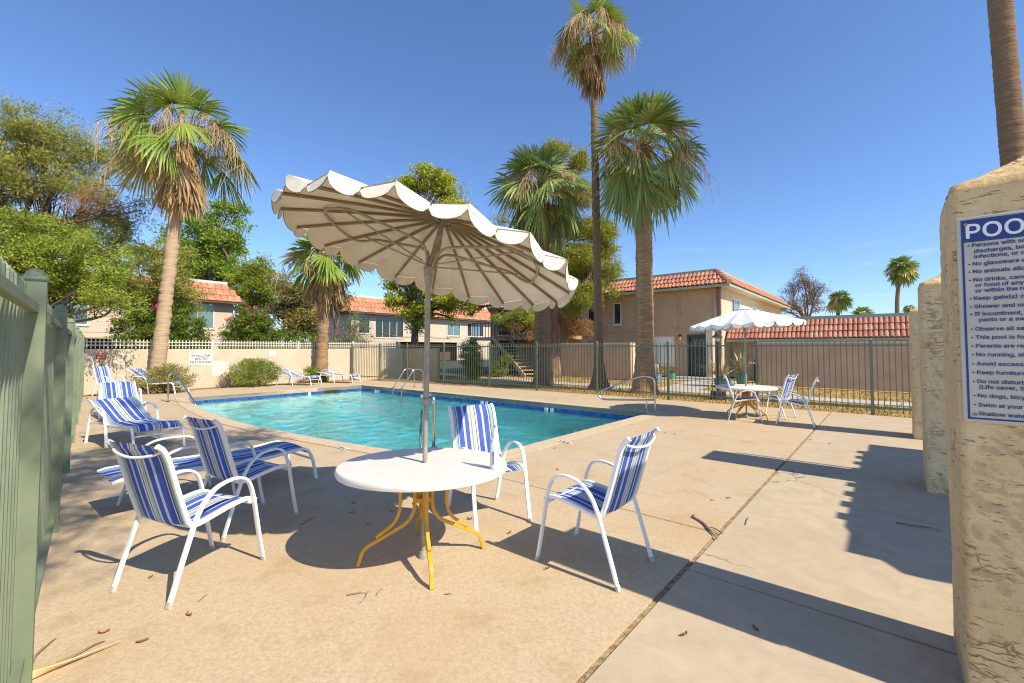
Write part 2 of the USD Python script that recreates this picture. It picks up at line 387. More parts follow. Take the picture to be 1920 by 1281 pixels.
SIDING = mat('apartment_siding', (0.53, 0.435, 0.325), (0.59, 0.49, 0.375), scale=.9, detail=8, rough=.85, bump=.15, bscale=30, bdist=.006, spec=.25)
GARAGE_P = mat('trim_cream', (0.66, 0.58, 0.45), (0.71, 0.63, 0.5), scale=3, rough=.8)
GREENTRIM = mat('roof_trim_sage', (0.28, 0.31, 0.22), (0.33, 0.36, 0.26), scale=3, rough=.6)
PALETRIM = mat('roof_trim_pale', (0.50, 0.53, 0.46), (0.56, 0.58, 0.50), scale=3, rough=.6)
TILES = [mat(f'roof_tile_{n}', c, d, scale=9, detail=6, rough=.8, spec=.3, bump=.2, bscale=50, bdist=.006) for n, c, d in (
    ('a', (0.40, 0.15, 0.085), (0.50, 0.21, 0.125)), ('b', (0.46, 0.19, 0.11), (0.56, 0.265, 0.165)), ('c', (0.35, 0.15, 0.105), (0.43, 0.20, 0.145)), ('d', (0.48, 0.235, 0.155), (0.53, 0.28, 0.195)))]
FLATTILES = [mat(f'flat_tile_{n}', c, d, scale=5, detail=6, rough=.8, spec=.3) for n, c, d in (
    ('a', (0.44, 0.175, 0.09), (0.51, 0.225, 0.12)), ('b', (0.49, 0.21, 0.11), (0.54, 0.26, 0.15)), ('c', (0.39, 0.155, 0.09), (0.46, 0.20, 0.12)))]
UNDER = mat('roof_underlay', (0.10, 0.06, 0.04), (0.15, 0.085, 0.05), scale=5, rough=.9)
FENCEG = mat('fence_green_paint', (0.155, 0.195, 0.12), (0.20, 0.24, 0.155), scale=2.4, detail=9, lo=.36, hi=.66, rough=.5, bump=.12, bscale=40, bdist=.003, c3=(0.145, 0.165, 0.10), s3=4.5, lo3=.54, hi3=.72)
FENCED = mat('iron_fence_green_paint', (0.115, 0.15, 0.085), (0.14, 0.18, 0.105), scale=3, detail=6, rough=.5, c3=(0.17, 0.15, 0.085), s3=3, lo3=.5, hi3=.8)
WHITEM = mat('white_powder_coat', (0.80, 0.785, 0.76), (0.84, 0.825, 0.80), scale=8, rough=.35, coat=.15, coord='obj', c3=(0.60, 0.55, 0.46), s3=16, lo3=.60, hi3=.74)
CAPM = mat('foot_cap_plastic', (0.42, 0.40, 0.37), (0.52, 0.50, 0.46), scale=20, rough=.6, coord='obj')
WHITEL = mat('white_lattice_paint', (0.58, 0.51, 0.41), (0.65, 0.58, 0.48), scale=6, rough=.5)
YELLOW = mat('mustard_powder_coat', (0.62, 0.32, 0.022), (0.68, 0.36, 0.03), scale=12, rough=.4, coord='obj', c3=(0.42, 0.21, 0.03), s3=20, lo3=.62, hi3=.75)
TABLET = mat('table_top_white', (0.66, 0.64, 0.585), (0.71, 0.69, 0.64), scale=14, detail=8, rough=.45, coord='obj', bump=.06, bscale=60, bdist=.003, c3=(0.70, 0.65, 0.55), s3=9, lo3=.58, hi3=.75)
CANVAS = mat('parasol_metal_cream', (0.71, 0.655, 0.545), (0.77, 0.72, 0.61), scale=5, detail=8, rough=.55, coord='obj', c3=(0.58, 0.50, 0.38), s3=4, lo3=.5, hi3=.78, bump=.1, bscale=20, bdist=.01)
CANVASW = mat('parasol_white_paint', (0.76, 0.745, 0.70), (0.81, 0.80, 0.76), scale=5, detail=8, rough=.5, coord='obj', c3=(0.68, 0.65, 0.57), s3=9, lo3=.6, hi3=.8)
POLEM = mat('pole_weathered_metal', (0.30, 0.27, 0.215), (0.40, 0.365, 0.30), scale=16, detail=6, rough=.5, metallic=.25, coord='obj', c3=(0.22, 0.18, 0.12), s3=9, lo3=.55, hi3=.75)
RIBM = mat('rib_brown_edge', (0.20, 0.145, 0.085), (0.27, 0.20, 0.125), scale=9, rough=.7, coord='obj')
CHROME = mat('rail_stainless', (0.62, 0.59, 0.53), (0.70, 0.67, 0.61), scale=12, rough=.18, metallic=1.0, bump=.04, bscale=30, bdist=.003)
BLACK = mat('black_paint', (0.018, 0.018, 0.019), (0.03, 0.03, 0.03), scale=8, rough=.45)
DARKG = mat('dark_pane', (0.012, 0.013, 0.014), (0.02, 0.021, 0.022), scale=1, rough=.06, spec=.8)
BLUEG = mat('blue_pane', (0.10, 0.17, 0.20), (0.16, 0.24, 0.26), scale=.8, rough=.08, spec=.8)
BLIND = mat('window_blind', (0.60, 0.58, 0.49), (0.68, 0.65, 0.56), scale=3, rough=.7, stretch=(1, 1, 20))
DOORG = mat('door_dark_green', (0.03, 0.05, 0.045), (0.045, 0.065, 0.06), scale=4, rough=.4)
CREAMF = mat('cream_frame', (0.60, 0.52, 0.41), (0.64, 0.56, 0.45), scale=4, rough=.6)
ALU = mat('window_aluminium', (0.60, 0.60, 0.58), (0.66, 0.66, 0.64), scale=4, rough=.4)
BRASS = mat('lantern_brass', (0.55, 0.42, 0.22), (0.65, 0.52, 0.30), scale=9, rough=.4, metallic=.6)
PLASTER = mat('pool_plaster', (0.36, 0.70, 0.71), (0.62, 0.86, 0.85), scale=3.4, detail=6, lo=.36, hi=.62, rough=.8, c3=(0.80, 0.90, 0.88), s3=6.5, lo3=.54, hi3=.64)
BLUETILE = mat('waterline_tile_blue', (0.02, 0.055, 0.18), (0.04, 0.11, 0.30), scale=8, detail=3, rough=.15, spec=.6)
COPFACE = mat('coping_face', (0.33, 0.33, 0.235), (0.40, 0.395, 0.285), scale=6, rough=.7)
SIGNW = mat('sign_white', (0.66, 0.645, 0.60), (0.70, 0.685, 0.645), scale=5, rough=.4)
SIGNPLATE = mat('sign_dull_plate', (0.42, 0.375, 0.29), (0.48, 0.43, 0.34), scale=5, rough=.4)
SIGNBLUE = mat('sign_blue_ink', (0.013, 0.032, 0.15), rough=.4)
SIGNBLACK = mat('sign_black_ink', (0.03, 0.03, 0.03), rough=.5)
SIGNRED = mat('sign_red', (0.62, 0.035, 0.02), rough=.4)
SIGNPINK = mat('sign_faded_pink', (0.80, 0.45, 0.40), rough=.5)
SIGNCREAM = mat('sign_cream_ink', (0.80, 0.66, 0.50), rough=.5)
PATCHW = mat('old_paint_patch', (0.72, 0.63, 0.48), (0.76, 0.68, 0.55), scale=6, rough=.9)
BOXGREY = mat('switch_box_grey', (0.22, 0.19, 0.16), (0.28, 0.25, 0.21), scale=9, rough=.6)
HOSEM = mat('shower_hose', (0.55, 0.55, 0.58), (0.62, 0.62, 0.66), scale=9, rough=.4)
BARKP = mat('palm_bark', (0.22, 0.125, 0.06), (0.46, 0.285, 0.14), scale=5, detail=8, lo=.32, hi=.66, rough=.95, stretch=(.5, .5, 9), bump=1.0, bscale=4.0, bdetail=6, bdist=.05, bstretch=(.6, .6, 10), c3=(0.16, 0.11, 0.075), s3=1.3, lo3=.52, hi3=.75)
BARKPL = mat('palm_bark_smooth', (0.36, 0.245, 0.15), (0.52, 0.375, 0.24), scale=3, detail=8, lo=.3, hi=.7, rough=.95, stretch=(.5, .5, 8), bump=.7, bscale=4.0, bdetail=5, bdist=.03, bstretch=(.5, .5, 9))
BARKD = mat('palm_bark_dark', (0.115, 0.07, 0.038), (0.27, 0.17, 0.09), scale=5, detail=8, lo=.3, hi=.7, rough=.95, stretch=(.5, .5, 9), bump=1.0, bscale=4.0, bdist=.04, bstretch=(.6, .6, 9))
BARKT = mat('tree_bark', (0.085, 0.06, 0.042), (0.19, 0.135, 0.095), scale=7, detail=8, rough=.95, stretch=(1, 1, .25), bump=1.0, bscale=12, bdist=.03, bstretch=(1, 1, .3))
BARKPINE = mat('pine_bark', (0.13, 0.075, 0.048), (0.32, 0.21, 0.145), scale=6, detail=8, rough=.95, stretch=(1, 1, .2), bump=1.0, bscale=9, bdist=.05, bstretch=(1, 1, .25))
TWIG = mat('grey_twig', (0.20, 0.145, 0.10), (0.33, 0.25, 0.18), scale=12, rough=.9)
FROND_A = leafmat('palm_frond_green', [(0.045, 0.085, 0.016), (0.075, 0.125, 0.022), (0.115, 0.165, 0.03), (0.17, 0.21, 0.05)], .32, (0.30, 0.36, 0.04), .38, gain=(2.2, 2.0, 1.6))
FROND_B = leafmat('palm_frond_bluegreen', [(0.04, 0.075, 0.028), (0.065, 0.11, 0.04), (0.10, 0.15, 0.055), (0.20, 0.235, 0.11)], .28, (0.22, 0.30, 0.07), .38, gain=(2.75, 2.3, 1.65))
FROND_Y = leafmat('palm_frond_yellowing', [(0.22, 0.23, 0.05), (0.34, 0.30, 0.08), (0.42, 0.32, 0.10)], .35, (0.4, 0.35, 0.06))
FROND_D = leafmat('palm_frond_dead', [(0.20, 0.115, 0.05), (0.31, 0.19, 0.09), (0.42, 0.28, 0.14), (0.26, 0.14, 0.06)], .2, (0.4, 0.24, 0.08), .8)
STALK = leafmat('palm_flower_stalk', [(0.42, 0.30, 0.16), (0.54, 0.40, 0.22), (0.38, 0.25, 0.12)], .2, (0.5, 0.35, 0.15), .8)
PETIOLE = mat('palm_petiole', (0.26, 0.24, 0.07), (0.38, 0.33, 0.10), scale=6, rough=.5)
FABN = [(0.0, (.30, .42, .44)), (.085, (.02, .035, .12)), (.105, (.62, .70, .74)), (.125, (.045, .085, .40)), (.25, (.47, .58, .72)), (.30, (.045, .085, .40)), (.40, (.62, .70, .74)), (.43, (.34, .44, .60)), (.455, (.03, .05, .16)), (.468, (.60, .66, .62)),
        (.488, (.46, .42, .10)), (.512, (.60, .68, .66)), (.55, (.03, .05, .16)), (.57, (.62, .70, .74)), (.605, (.045, .085, .40)), (.715, (.47, .58, .72)), (.765, (.045, .085, .40)), (.875, (.62, .70, .74)), (.895, (.02, .035, .12)), (.915, (.30, .42, .44))]
FABRIC = usdkit.material(stage, L_ + 'striped_sling_fabric', {
    'uv': ('uvmap', {'attribute': 'st'}), 'sx': ('separate_xyz', {}), 'rp': ('rgb_ramp', {'ramp': FABN, 'interpolate': False}),
    'tl': ('translucent_bsdf', {}), 'p': ('principled_bsdf', {'roughness': .7, 'specular_ior_level': .25}), 'mx': ('mix_closure', {'fac': .09}),
    'gp': ('geometry', {}), 'fn': ('noise_texture', {'scale': 5.0, 'detail': 8.0, 'roughness': .7}), 'fr': ('rgb_ramp', {'ramp': [(0, (0, 0, 0)), (.42, (.02, .02, .02)), (.75, (.14, .14, .14)), (1, (.2, .2, .2))]}), 'fm': ('mix_color', {'b': (.44, .46, .46)}),
    'wv': ('wave_texture', {'wave_type': 'bands', 'bands_direction': 'diagonal', 'scale': 60.0}), 'bu': ('bump', {'strength': .15, 'distance': .002})},
    [('uv.UV', 'sx.vector'), ('sx.x', 'rp.fac'), ('gp.position', 'fn.vector'), ('fn.fac', 'fr.fac'), ('fr.color', 'fm.fac'), ('rp.color', 'fm.a'), ('fm.result', 'p.base_color'), ('fm.result', 'tl.color'), ('p.BSDF', 'mx.closure1'), ('tl.BSDF', 'mx.closure2'),
     ('uv.UV', 'wv.vector'), ('wv.fac', 'bu.height'), ('bu.normal', 'p.normal')], surface='mx.closure')
WATER = usdkit.material(stage, L_ + 'pool_water', {
    'ge': ('geometry', {}), 'n1': ('noise_texture', {'scale': 4.2, 'detail': 4.0, 'roughness': .6, 'distortion': .8}), 'n2': ('noise_texture', {'scale': 11.0, 'detail': 3.0, 'roughness': .5}),
    'ad': ('math', {'math_type': 'multiply_add', 'value2': 0.35}), 'bu': ('bump', {'strength': .5, 'distance': .03}),
    'fr': ('fresnel', {'IOR': 1.33}), 'gl': ('glossy_bsdf', {'roughness': .02, 'color': (1, 1, 1)}), 'tr': ('transparent_bsdf', {'color': (.93, .99, .99)}),
    'rf': ('refraction_bsdf', {'IOR': 1.12, 'roughness': 0.0, 'color': (.93, .99, .99)}), 'mt': ('mix_closure', {'fac': .45}),
    'mx': ('mix_closure', {}), 'ab': ('absorption_volume', {'color': (.20, .80, .81), 'density': .30})},
    [('ge.position', 'n1.vector'), ('ge.position', 'n2.vector'), ('n2.fac', 'ad.value1'), ('n1.fac', 'ad.value3'), ('ad.value', 'bu.height'), ('bu.normal', 'gl.normal'), ('bu.normal', 'rf.normal'),
     ('tr.BSDF', 'mt.closure1'), ('rf.BSDF', 'mt.closure2'), ('fr.fac', 'mx.fac'), ('mt.closure', 'mx.closure1'), ('gl.BSDF', 'mx.closure2')], surface='mx.closure', volume='ab.volume')
BOTTLE = usdkit.material(stage, L_ + 'clear_plastic', {
    'fr': ('fresnel', {'IOR': 1.45}), 'gl': ('glossy_bsdf', {'roughness': .05, 'color': (1, 1, 1)}), 'tr': ('transparent_bsdf', {'color': (.96, .97, .98)}),
    'df': ('diffuse_bsdf', {'color': (.92, .93, .95)}), 'm0': ('mix_closure', {'fac': .55}), 'mx': ('mix_closure', {})},
    [('tr.BSDF', 'm0.closure1'), ('df.BSDF', 'm0.closure2'), ('fr.fac', 'mx.fac'), ('m0.closure', 'mx.closure1'), ('gl.BSDF', 'mx.closure2')], surface='mx.closure')


# ================================================================ THE SETTING
POOL = Polygon([(-16.25, 3.87), (-16.3, 9.72), (-4.28, 9.92), (-4.31, 4.07)] +
               [tuple(q) for q in spline([(-4.31, 4.07), (-5.62, 3.84), (-6.55, 3.68), (-7.37, 3.55), (-8.65, 3.38), (-10.2, 3.28), (-11.7, 3.30), (-14.2, 3.52), (-16.25, 3.87)], 48)[1:-1]])
def v_fence(u):                       # the iron fence runs in a slight bow
    return 13.0 - 0.0042 * min(u, 0) ** 2
def v_left(u):                        # the panelled fence on the left
    return 0.116 + (-2.96 - u) * 0.1055

g_poly = sbox(-600, -300, 600, 900).difference(POOL.buffer(.2))
single('ground', gpoly(g_poly, -0.30, -0.07), GROUND, 'dry golden lawn and bare soil around the pool yard', 'ground', kind='structure')

deck_edge = [(-1.12, 12.88)] + [(u, v_fence(u) - .12) for u in np.arange(-2, -19.01, -1.0)] + [(-19.0, v_left(-19.0) + .02)] + [(u, v_left(u) - .03) for u in (-14, -9, -4, -1.9)] + [(-1.9, -6), (-1.12, -6)]
deck = Polygon(deck_edge)
COPE = POOL.buffer(.30, join_style=2)
deck = deck.difference(POOL.buffer(.310, join_style=2))
t = thing('pool_deck', 'tan textured concrete deck around the swimming pool', 'pool deck', (0, 0, 0), kind='structure')
joint_v = LineString([(-1.0, 3.86), (-4.4, 3.86)]).buffer(.007)
pieces = deck.difference(joint_v)
cutl = sbox(-4.6, 3.853, -1, 13.2)
for g in (pieces.intersection(cutl), pieces.difference(sbox(-4.6, 3.846, -1, 13.2))):
    part('slab', gpoly(g, -.14, 0.0), DECK, t, w=True)
cring = COPE.difference(POOL)
cuts = unary_union([sbox(a, b, a + .006, b + 3) for a, b in ((-6.9, 2.4), (-9.9, 2.4), (-13.0, 2.4), (-7.3, 9.0), (-10.4, 9.0), (-13.4, 9.0))] + [sbox(-5, b, -3.5, b + .006) for b in (5.9, 7.9)] + [sbox(-17.5, b, -16, b + .006) for b in (5.9, 7.9)])
for g in sorted(cring.difference(cuts).geoms, key=lambda q: q.area):
    part('coping_slab', gpoly(g, -.12, .006), COPING, t, w=True)
part('joint_filler', gb(-1.13, -1.085, -6, 12.9, -.14, -.012), JOINT, t, w=True)
part('coping_joint', gpoly(POOL.buffer(.313, join_style=2).difference(POOL.buffer(.297, join_style=2)), -.10, -.004), JOINT, t, w=True)
part('control_joint', gb(-4.3, -1.12, 3.85, 3.87, -.1, -.003), JOINT, t, w=True)
for (px_u, px_v) in ((-6.28, 3.44), (-3.98, 5.96), (-16.6, 6.1)):
    mk = part('marker_plate', gb(px_u - .13, px_u + .13, px_v - .05, px_v + .05, .006, .010), SIGNW, t, w=True)
    for k in range(3):
        part('marker_stroke', gb(px_u - .10 + k * .07, px_u - .06 + k * .07, px_v - .03, px_v + .02, .010, .012), SIGNBLACK, mk, w=True)

t = thing('walkway', 'smooth grey tan concrete walk of large slabs beside the pillars', 'walkway', (0, 0, 0), kind='structure')
vv = [-6.0, -.44, 3.11, 6.66, 10.21, 12.86]
for a, b in zip(vv[:-1], vv[1:]):
    part('slab', gb(-1.08, 1.25, a + .012, b - .012, -.14, 0.0), SLAB, t, w=True)
    part('slab', gb(1.265, 5.5, a + .012, b - .012, -.14, 0.0), SLAB, t, w=True)
part('joint_filler', gb(-1.08, 5.5, -6, 12.86, -.14, -.016), JOINT, t, w=True)

t = thing('pool_basin', 'pale plastered swimming pool shell with blue waterline tiles', 'swimming pool', (0, 0, 0), kind='structure')
ring = np.array(POOL.exterior.coords)[:-1]
if not POOL.exterior.is_ccw:
    ring = ring[::-1]
def strip(z0, z1, inset):
    q = np.array(POOL.buffer(-inset, join_style=2).exterior.coords) if inset else np.vstack([ring, ring[:1]])
    a = np.hstack([q, np.full((len(q), 1), z0)]); b = np.hstack([q, np.full((len(q), 1), z1)])
    v, f = grid(np.stack([a, b]))
    return Wn(v), f
part('coping_face', strip(-.105, .004, -.0), COPFACE, t, w=True)
part('grout_band', strip(-.30, -.10, .004), COPFACE, t, w=True)
part('wall', strip(-3.0, -.255, .012), PLASTER, t, w=True)
fv, ff = trimesh.creation.triangulate_polygon(POOL, engine='earcut')
part('floor', (Wn(np.column_stack([fv, -1.05 - np.clip((fv[:, 0] + 16.3) / 12, 0, 1) * .95])), ff), PLASTER, t, w=True)
ext = LineString(np.vstack([ring, ring[:1]]))
nt = 286
for k in range(nt):
    a, b = ext.interpolate(k / nt, normalized=True), ext.interpolate((k + .955) / nt, normalized=True)
    a, b = np.array(a.coords[0]), np.array(b.coords[0])
    d = b - a; L = np.linalg.norm(d)
    if L < .08: continue
    d /= L; n = np.array([-d[1], d[0]])
    m = frame(bx(0, L, .005, .014, -.255, -.11), (a[0], a[1], 0), (d[0], d[1], 0), (n[0], n[1], 0), (0, 0, 1))
    part('waterline_tile', (Wn(m[0]), m[1]), BLUETILE, t, w=True)
for (u, v, du, dv) in ((-16.3, 7.5, .02, .28), (-15.2, 9.74, .28, .02), (-12.4, 9.79, .28, .02), (-9.5, 9.83, .28, .02), (-7.1, 9.87, .28, .02)):
    for sgn in (-1, 1):
        part('depth_tile', gb(u + sgn * du / 3 - (.05 if du > .1 else 0), u + sgn * du / 3 + (.05 if du > .1 else .03), v + sgn * dv / 3 - (.05 if dv > .1 else .03), v + sgn * dv / 3 + (.05 if dv > .1 else 0), -.235, -.125), SIGNW, t, w=True)
part('skimmer_opening', gb(-16.3, -16.27, 8.15, 8.75, -.26, -.10), BLACK, t, w=True)
# entry steps at the shallow left end
for k in range(3):
    part('entry_step', gpoly(Polygon([(-16.2, 3.9), (-16.2, 5.6 - .0), (-16.2 + 1.2 - k * .35, 5.6), (-16.2 + 1.6 - k * .4, 3.9)]).intersection(POOL.buffer(-.02)), -1.1, -.95 + k * .22), PLASTER, t, w=True)
# a rippled sheet of water, its edge tucked under the coping
wb = POOL.buffer(.04, join_style=2); st_ = .045
wx, wy = np.arange(-16.4, -4.1, st_), np.arange(3.1, 10.05, st_)
gx, gy = np.meshgrid(wx, wy, indexing='ij')
rw = np.random.default_rng(77)
hz = np.zeros_like(gx)
for k in range(46):
    lam = rw.uniform(.16, .75); th_ = rw.normal(2.3, 1.1); amp = .0019 * (lam / .3) ** .75
    hz += amp * np.sin(2 * PI / lam * (gx * math.cos(th_) + gy * math.sin(th_)) + rw.uniform(0, 6.3))
hz *= .55 + .9 * meshkit.fbm(np.stack([gx * .7, gy * .7, 0 * gx], -1), 3)
P_ = np.stack([gx, gy, -.20 + hz * .62], -1)
v, f = grid(P_)
import shapely
ok = shapely.contains_xy(wb, v[:, 0], v[:, 1])
f = f[ok[f].all(1)]
used = np.unique(f); remap = -np.ones(len(v), int); remap[used] = np.arange(len(used))
wv, wf = Wn(v[used]), remap[f]
wn_ = np.cross(wv[wf[:, 1]] - wv[wf[:, 0]], wv[wf[:, 2]] - wv[wf[:, 0]])
if wn_[:, 2].mean() < 0: wf = wf[:, ::-1]
single('water', (wv, wf), WATER, 'clear turquoise rippling pool water', 'water', smooth=True, kind='structure')

soil = Polygon([(-19.02, 1.9), (-19.02, 11.5), (-20.1, 11.6), (-20.1, 1.9)])
single('soil_bed', gpoly(soil, -.3, -.02), DIRT, 'brown soil strip between the pool deck and the beige wall', 'soil bed', kind='structure')
single('far_soil_strip', gpoly(Polygon([(-19.0, 11.43), (-19.6, 13.2), (-14, 13.2), (-8, 13.15), (-8, 12.75), (-12, 12.42), (-16, 11.94)]), -.3, -.03), DIRT, 'bare soil along the foot of the iron fence', 'soil strip', kind='structure')
t = thing('garden_path', 'grey concrete path across the dry lawn to the house door', 'path', (0, 0, 0), kind='structure')
for k in range(14):
    part('slab', gb(-16 + k * 1.8, -14.22 + k * 1.8, 15.9, 16.95, -.2, -.045), PATHC, t, w=True)
for k in range(3):
    part('slab', gb(-6.9 - k * .12, -5.6 + k * .05, 16.97 + k * 1.5, 18.45 + k * 1.5, -.2, -.045), PATHC, t, w=True)
part('slab', gb(-9.0, -5.4, 21.5, 23.2, -.2, -.02), PATHC, t, w=True)
single('driveway', gb(-60, -20.6, -30, 60, -.2, -.06), ASPHALT, 'dark asphalt drive before the far apartments', 'driveway', kind='structure')
single('driveway_turn', gb(-20.6, -17.6, 15.2, 30, -.2, -.058), ASPHALT, 'asphalt turning area beyond the iron fence by the stairs', 'driveway', kind='structure')

# dry grass tufts near the fence
rng = np.random.default_rng(5)
n = 26000
gu = rng.uniform(-17, 3.5, n); gv = 12.95 + rng.random(n) ** 1.4 * 7.2
keep = ~(((gv > 15.8) & (gv < 17.05)) | ((gu > -7.2) & (gu < -5.5) & (gv > 16.9)) | (gu < -12 + (gv - 12.9) * -.3))
gu, gv = gu[keep], gv[keep]
n = len(gu)
a = rng.uniform(0, 2 * PI, n); h = rng.uniform(.03, .09, n); wd = rng.uniform(.006, .014, n); le = rng.normal(0, .03, (n, 2))
b0 = np.stack([gu - np.cos(a) * wd, gv - np.sin(a) * wd, np.full(n, -.075)], 1); b1 = np.stack([gu + np.cos(a) * wd, gv + np.sin(a) * wd, np.full(n, -.075)], 1)
b2 = np.stack([gu + le[:, 0], gv + le[:, 1], -.07 + h], 1)
GRASS = leafmat('dry_grass_blades', [(0.25, 0.16, 0.045), (0.31, 0.205, 0.06), (0.22, 0.14, 0.04), (0.29, 0.20, 0.06), (0.17, 0.15, 0.04)], .17, (.5, .35, .1), .8)
single('dry_grass', (Wn(np.stack([b0, b1, b2], 1).reshape(-1, 3)), np.arange(3 * n).reshape(-1, 3)), GRASS, 'short dry golden grass beyond the iron fence', 'grass', kind='stuff')


# ---------------------------------------------------------------- fences and walls
def picket_fence(t, posts, z0, zp, ztop_post, r_lo, r_hi, gap, pw, postw, m, ret=0.0):
    for k, p in enumerate(posts):
        d = (np.array(posts[min(k + 1, len(posts) - 1)]) - np.array(posts[max(k - 1, 0)])); a = math.atan2(d[1], d[0])
        h = postw / 2
        pm = cat(rotz(bx(-h, h, -h, h, -.02, ztop_post - .03), a), rotz(cbox(-h - .006, h + .006, -h - .006, h + .006, ztop_post - .03, ztop_post, .012), a))
        dome = move(lathe([(h * .95, 0), (h * .8, .018), (h * .4, .032), (0.001, .036)], 10), (0, 0, ztop_post))
        part('post', move(cat(pm, dome), (p[0], p[1], 0)), m, t, w=True)
    for a, b in zip(posts[:-1], posts[1:]):
        a, b = np.array(a), np.array(b)
        L = np.linalg.norm(b - a); d = (b - a) / L; ang = math.atan2(d[1], d[0])
        nn = np.array([-d[1], d[0]]) * ret
        for z in (r_lo, r_hi):
            q0, q1 = a + d * postw * .5, b - d * postw * .5
            part('rail', beam((*q0, z), (*q1, z), .032, .036), m, t, w=True)
        k = max(2, int(round(L / gap)))
        for i in range(1, k):
            c = a + d * L * i / k + nn
            pk = cat(bx(-pw / 2, pw / 2, -pw / 2, pw / 2, z0, zp - .02), (np.array([[-pw / 2, -pw / 2, zp - .02], [pw / 2, -pw / 2, zp - .02], [pw / 2, pw / 2, zp - .02], [-pw / 2, pw / 2, zp - .02], [0, 0, zp + .006]]), np.array([[0, 1, 4], [1, 2, 4], [2, 3, 4], [3, 0, 4]])))
            part('picket', move(rotz(pk, ang), (c[0], c[1], 0)), m, t, w=True)

us = [2.6, 0.5, -.34, -2.66, -4.98, -7.27, -9.61, -11.74, -14.11, -16.25, -18.0, -19.9]
posts = [tuple(W(u, v_fence(u))[:2]) for u in us]
t = thing('iron_fence', 'slender dark green iron picket fence between pool deck and dry lawn', 'fence', (*posts[4], 0))
picket_fence(t, posts, .05, 1.67, 1.70, .17, 1.565, .111, .018, .062, FENCED)

us = [-.66, -2.96, -5.23, -7.59, -9.86, -12.2, -14.5, -16.9, -19.6]
posts = [tuple(W(u, v_left(u))[:2]) for u in us]
t = thing('green_fence', 'pale green steel fence of close pickets along the left of the deck', 'fence', (*posts[1], 0))
picket_fence(t, posts, .06, 1.80, 1.83, .13, 1.68, .105, .022, .078, FENCEG, ret=.031)
ps = [W(u, v_left(u) + .0) for u in us]
for a, b in zip(ps[:-1], ps[1:]):
    d = (b - a) / np.linalg.norm(b - a); nn = np.array([-d[1], d[0], 0]) * -.046
    if nn @ VD < 0: nn = -nn
    part('bracket', beam(a + d * .05 + nn * .6 + ZD * 1.635, a + d * .13 + nn * .6 + ZD * 1.635, .04, .045), FENCEG, t, w=True)

# shower hose hanging at the end of the green fence
hp = W(-17.6, v_left(-17.6) + .12)
t = thing('shower_hose', 'thin grey hose looped from a tap at the far end of green fence', 'hose', (hp[0], hp[1], 0))
part('hose', tube(move((spline([(0, 0, 1.22), (.05, .02, 1.25), (.10, .05, 1.10), (.11, .06, .75), (.06, .05, .48), (0, .03, .46)], 40), 0), (hp[0], hp[1], 0))[0], .011, 6), HOSEM, t, w=True, smooth=True)
part('tap', move(lathe([(.001, -.03), (.025, -.02), (.025, .02), (.001, .03)], 10), (hp[0], hp[1], 1.22)), BRASS, t, w=True)

# beige yard wall with white lattice on top
bw = W(-20.1, 8)
t = thing('yard_wall', 'beige painted block wall behind the pool with white lattice rail on top', 'wall', (bw[0], bw[1], 0))
part('wall_body', gb(-20.25, -20.05, 1.2, 11.55, -.1, 1.47), STUCCO_W, t, w=True)
for u in (1.2, 2.0):
    pass
k = 0
for v in np.arange(2.0, 14.3, .104):
    part('baluster', gb(-20.165, -20.135, v - .014, v + .014, 1.49, 1.80), WHITEL, t, w=True)
for z in (1.60, 1.715):
    part('lattice_rail', gb(-20.135, -20.11, 1.95, 14.3, z - .016, z + .016), WHITEL, t, w=True)
for v in (5.55, 8.85, 11.5, 14.2):
    part('lattice_post', gb(-20.19, -20.105, v - .04, v + .04, 1.3, 1.84), WHITEL, t, w=True)
part('paint_patch', gb(-20.05, -20.046, 5.55, 6.12, .42, .98), PATCHW, t, w=True)

bw = W(-20.1, 13)
t = thing('yard_wall', 'beige block wall continuing behind the iron fence', 'wall', (bw[0], bw[1], 0))
part('wall_body', gb(-20.25, -20.05, 11.56, 14.6, -.1, 1.50), STUCCO_W, t, w=True)
bw = W(-18.6, 14.6)
t = thing('yard_wall', 'short shaded grey end of beige wall beyond the iron fence', 'wall', (bw[0], bw[1], 0))
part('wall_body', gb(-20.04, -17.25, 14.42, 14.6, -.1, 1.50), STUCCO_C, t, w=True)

# wall signs (normal +u, reading along v)
def on_wall(m, v, z, off=0.0):
    return frame(m, W(-20.05 + .012 + off, v, z), VD, ZD, UD)
def text_at(txt, h, width=None, bold=False, depth=.002):
    m = tri(meshkit.text_mesh(txt, h, depth, bold))
    w = m[0][:, 0].max() - m[0][:, 0].min()
    v = m[0].copy(); v[:, 0] -= v[:, 0].min()
    if width:
        v[:, 0] *= width / w; w = width
    return (v, m[1]), w

c = W(-20.04, 5.25)
t = thing('warning_sign', 'white wall sign reading caution shallow water no diving', 'sign', (c[0], c[1], .86))
part('plate', on_wall(cbox(0, .78, 0, .56, -.012, 0, .004), 4.78, .86), SIGNW, t, w=True)
part('header', on_wall(bx(.03, .75, .43, .53, 0, .002), 4.78, .86), SIGNPINK, t, w=True)
for txt, x, y, w_, h_, mm in (('CAUTION', .14, .445, .5, .075, SIGNW), ('SHALLOW', .07, .315, .62, .085, SIGNBLACK), ('WATER', .18, .195, .42, .085, SIGNBLACK), ('NO DIVING', .05, .07, .68, .085, SIGNBLACK)):
    m, _ = text_at(txt, h_, w_, True)
    part('lettering', on_wall(move(m, (x, y, .002)), 4.78, .86), mm, t, w=True)

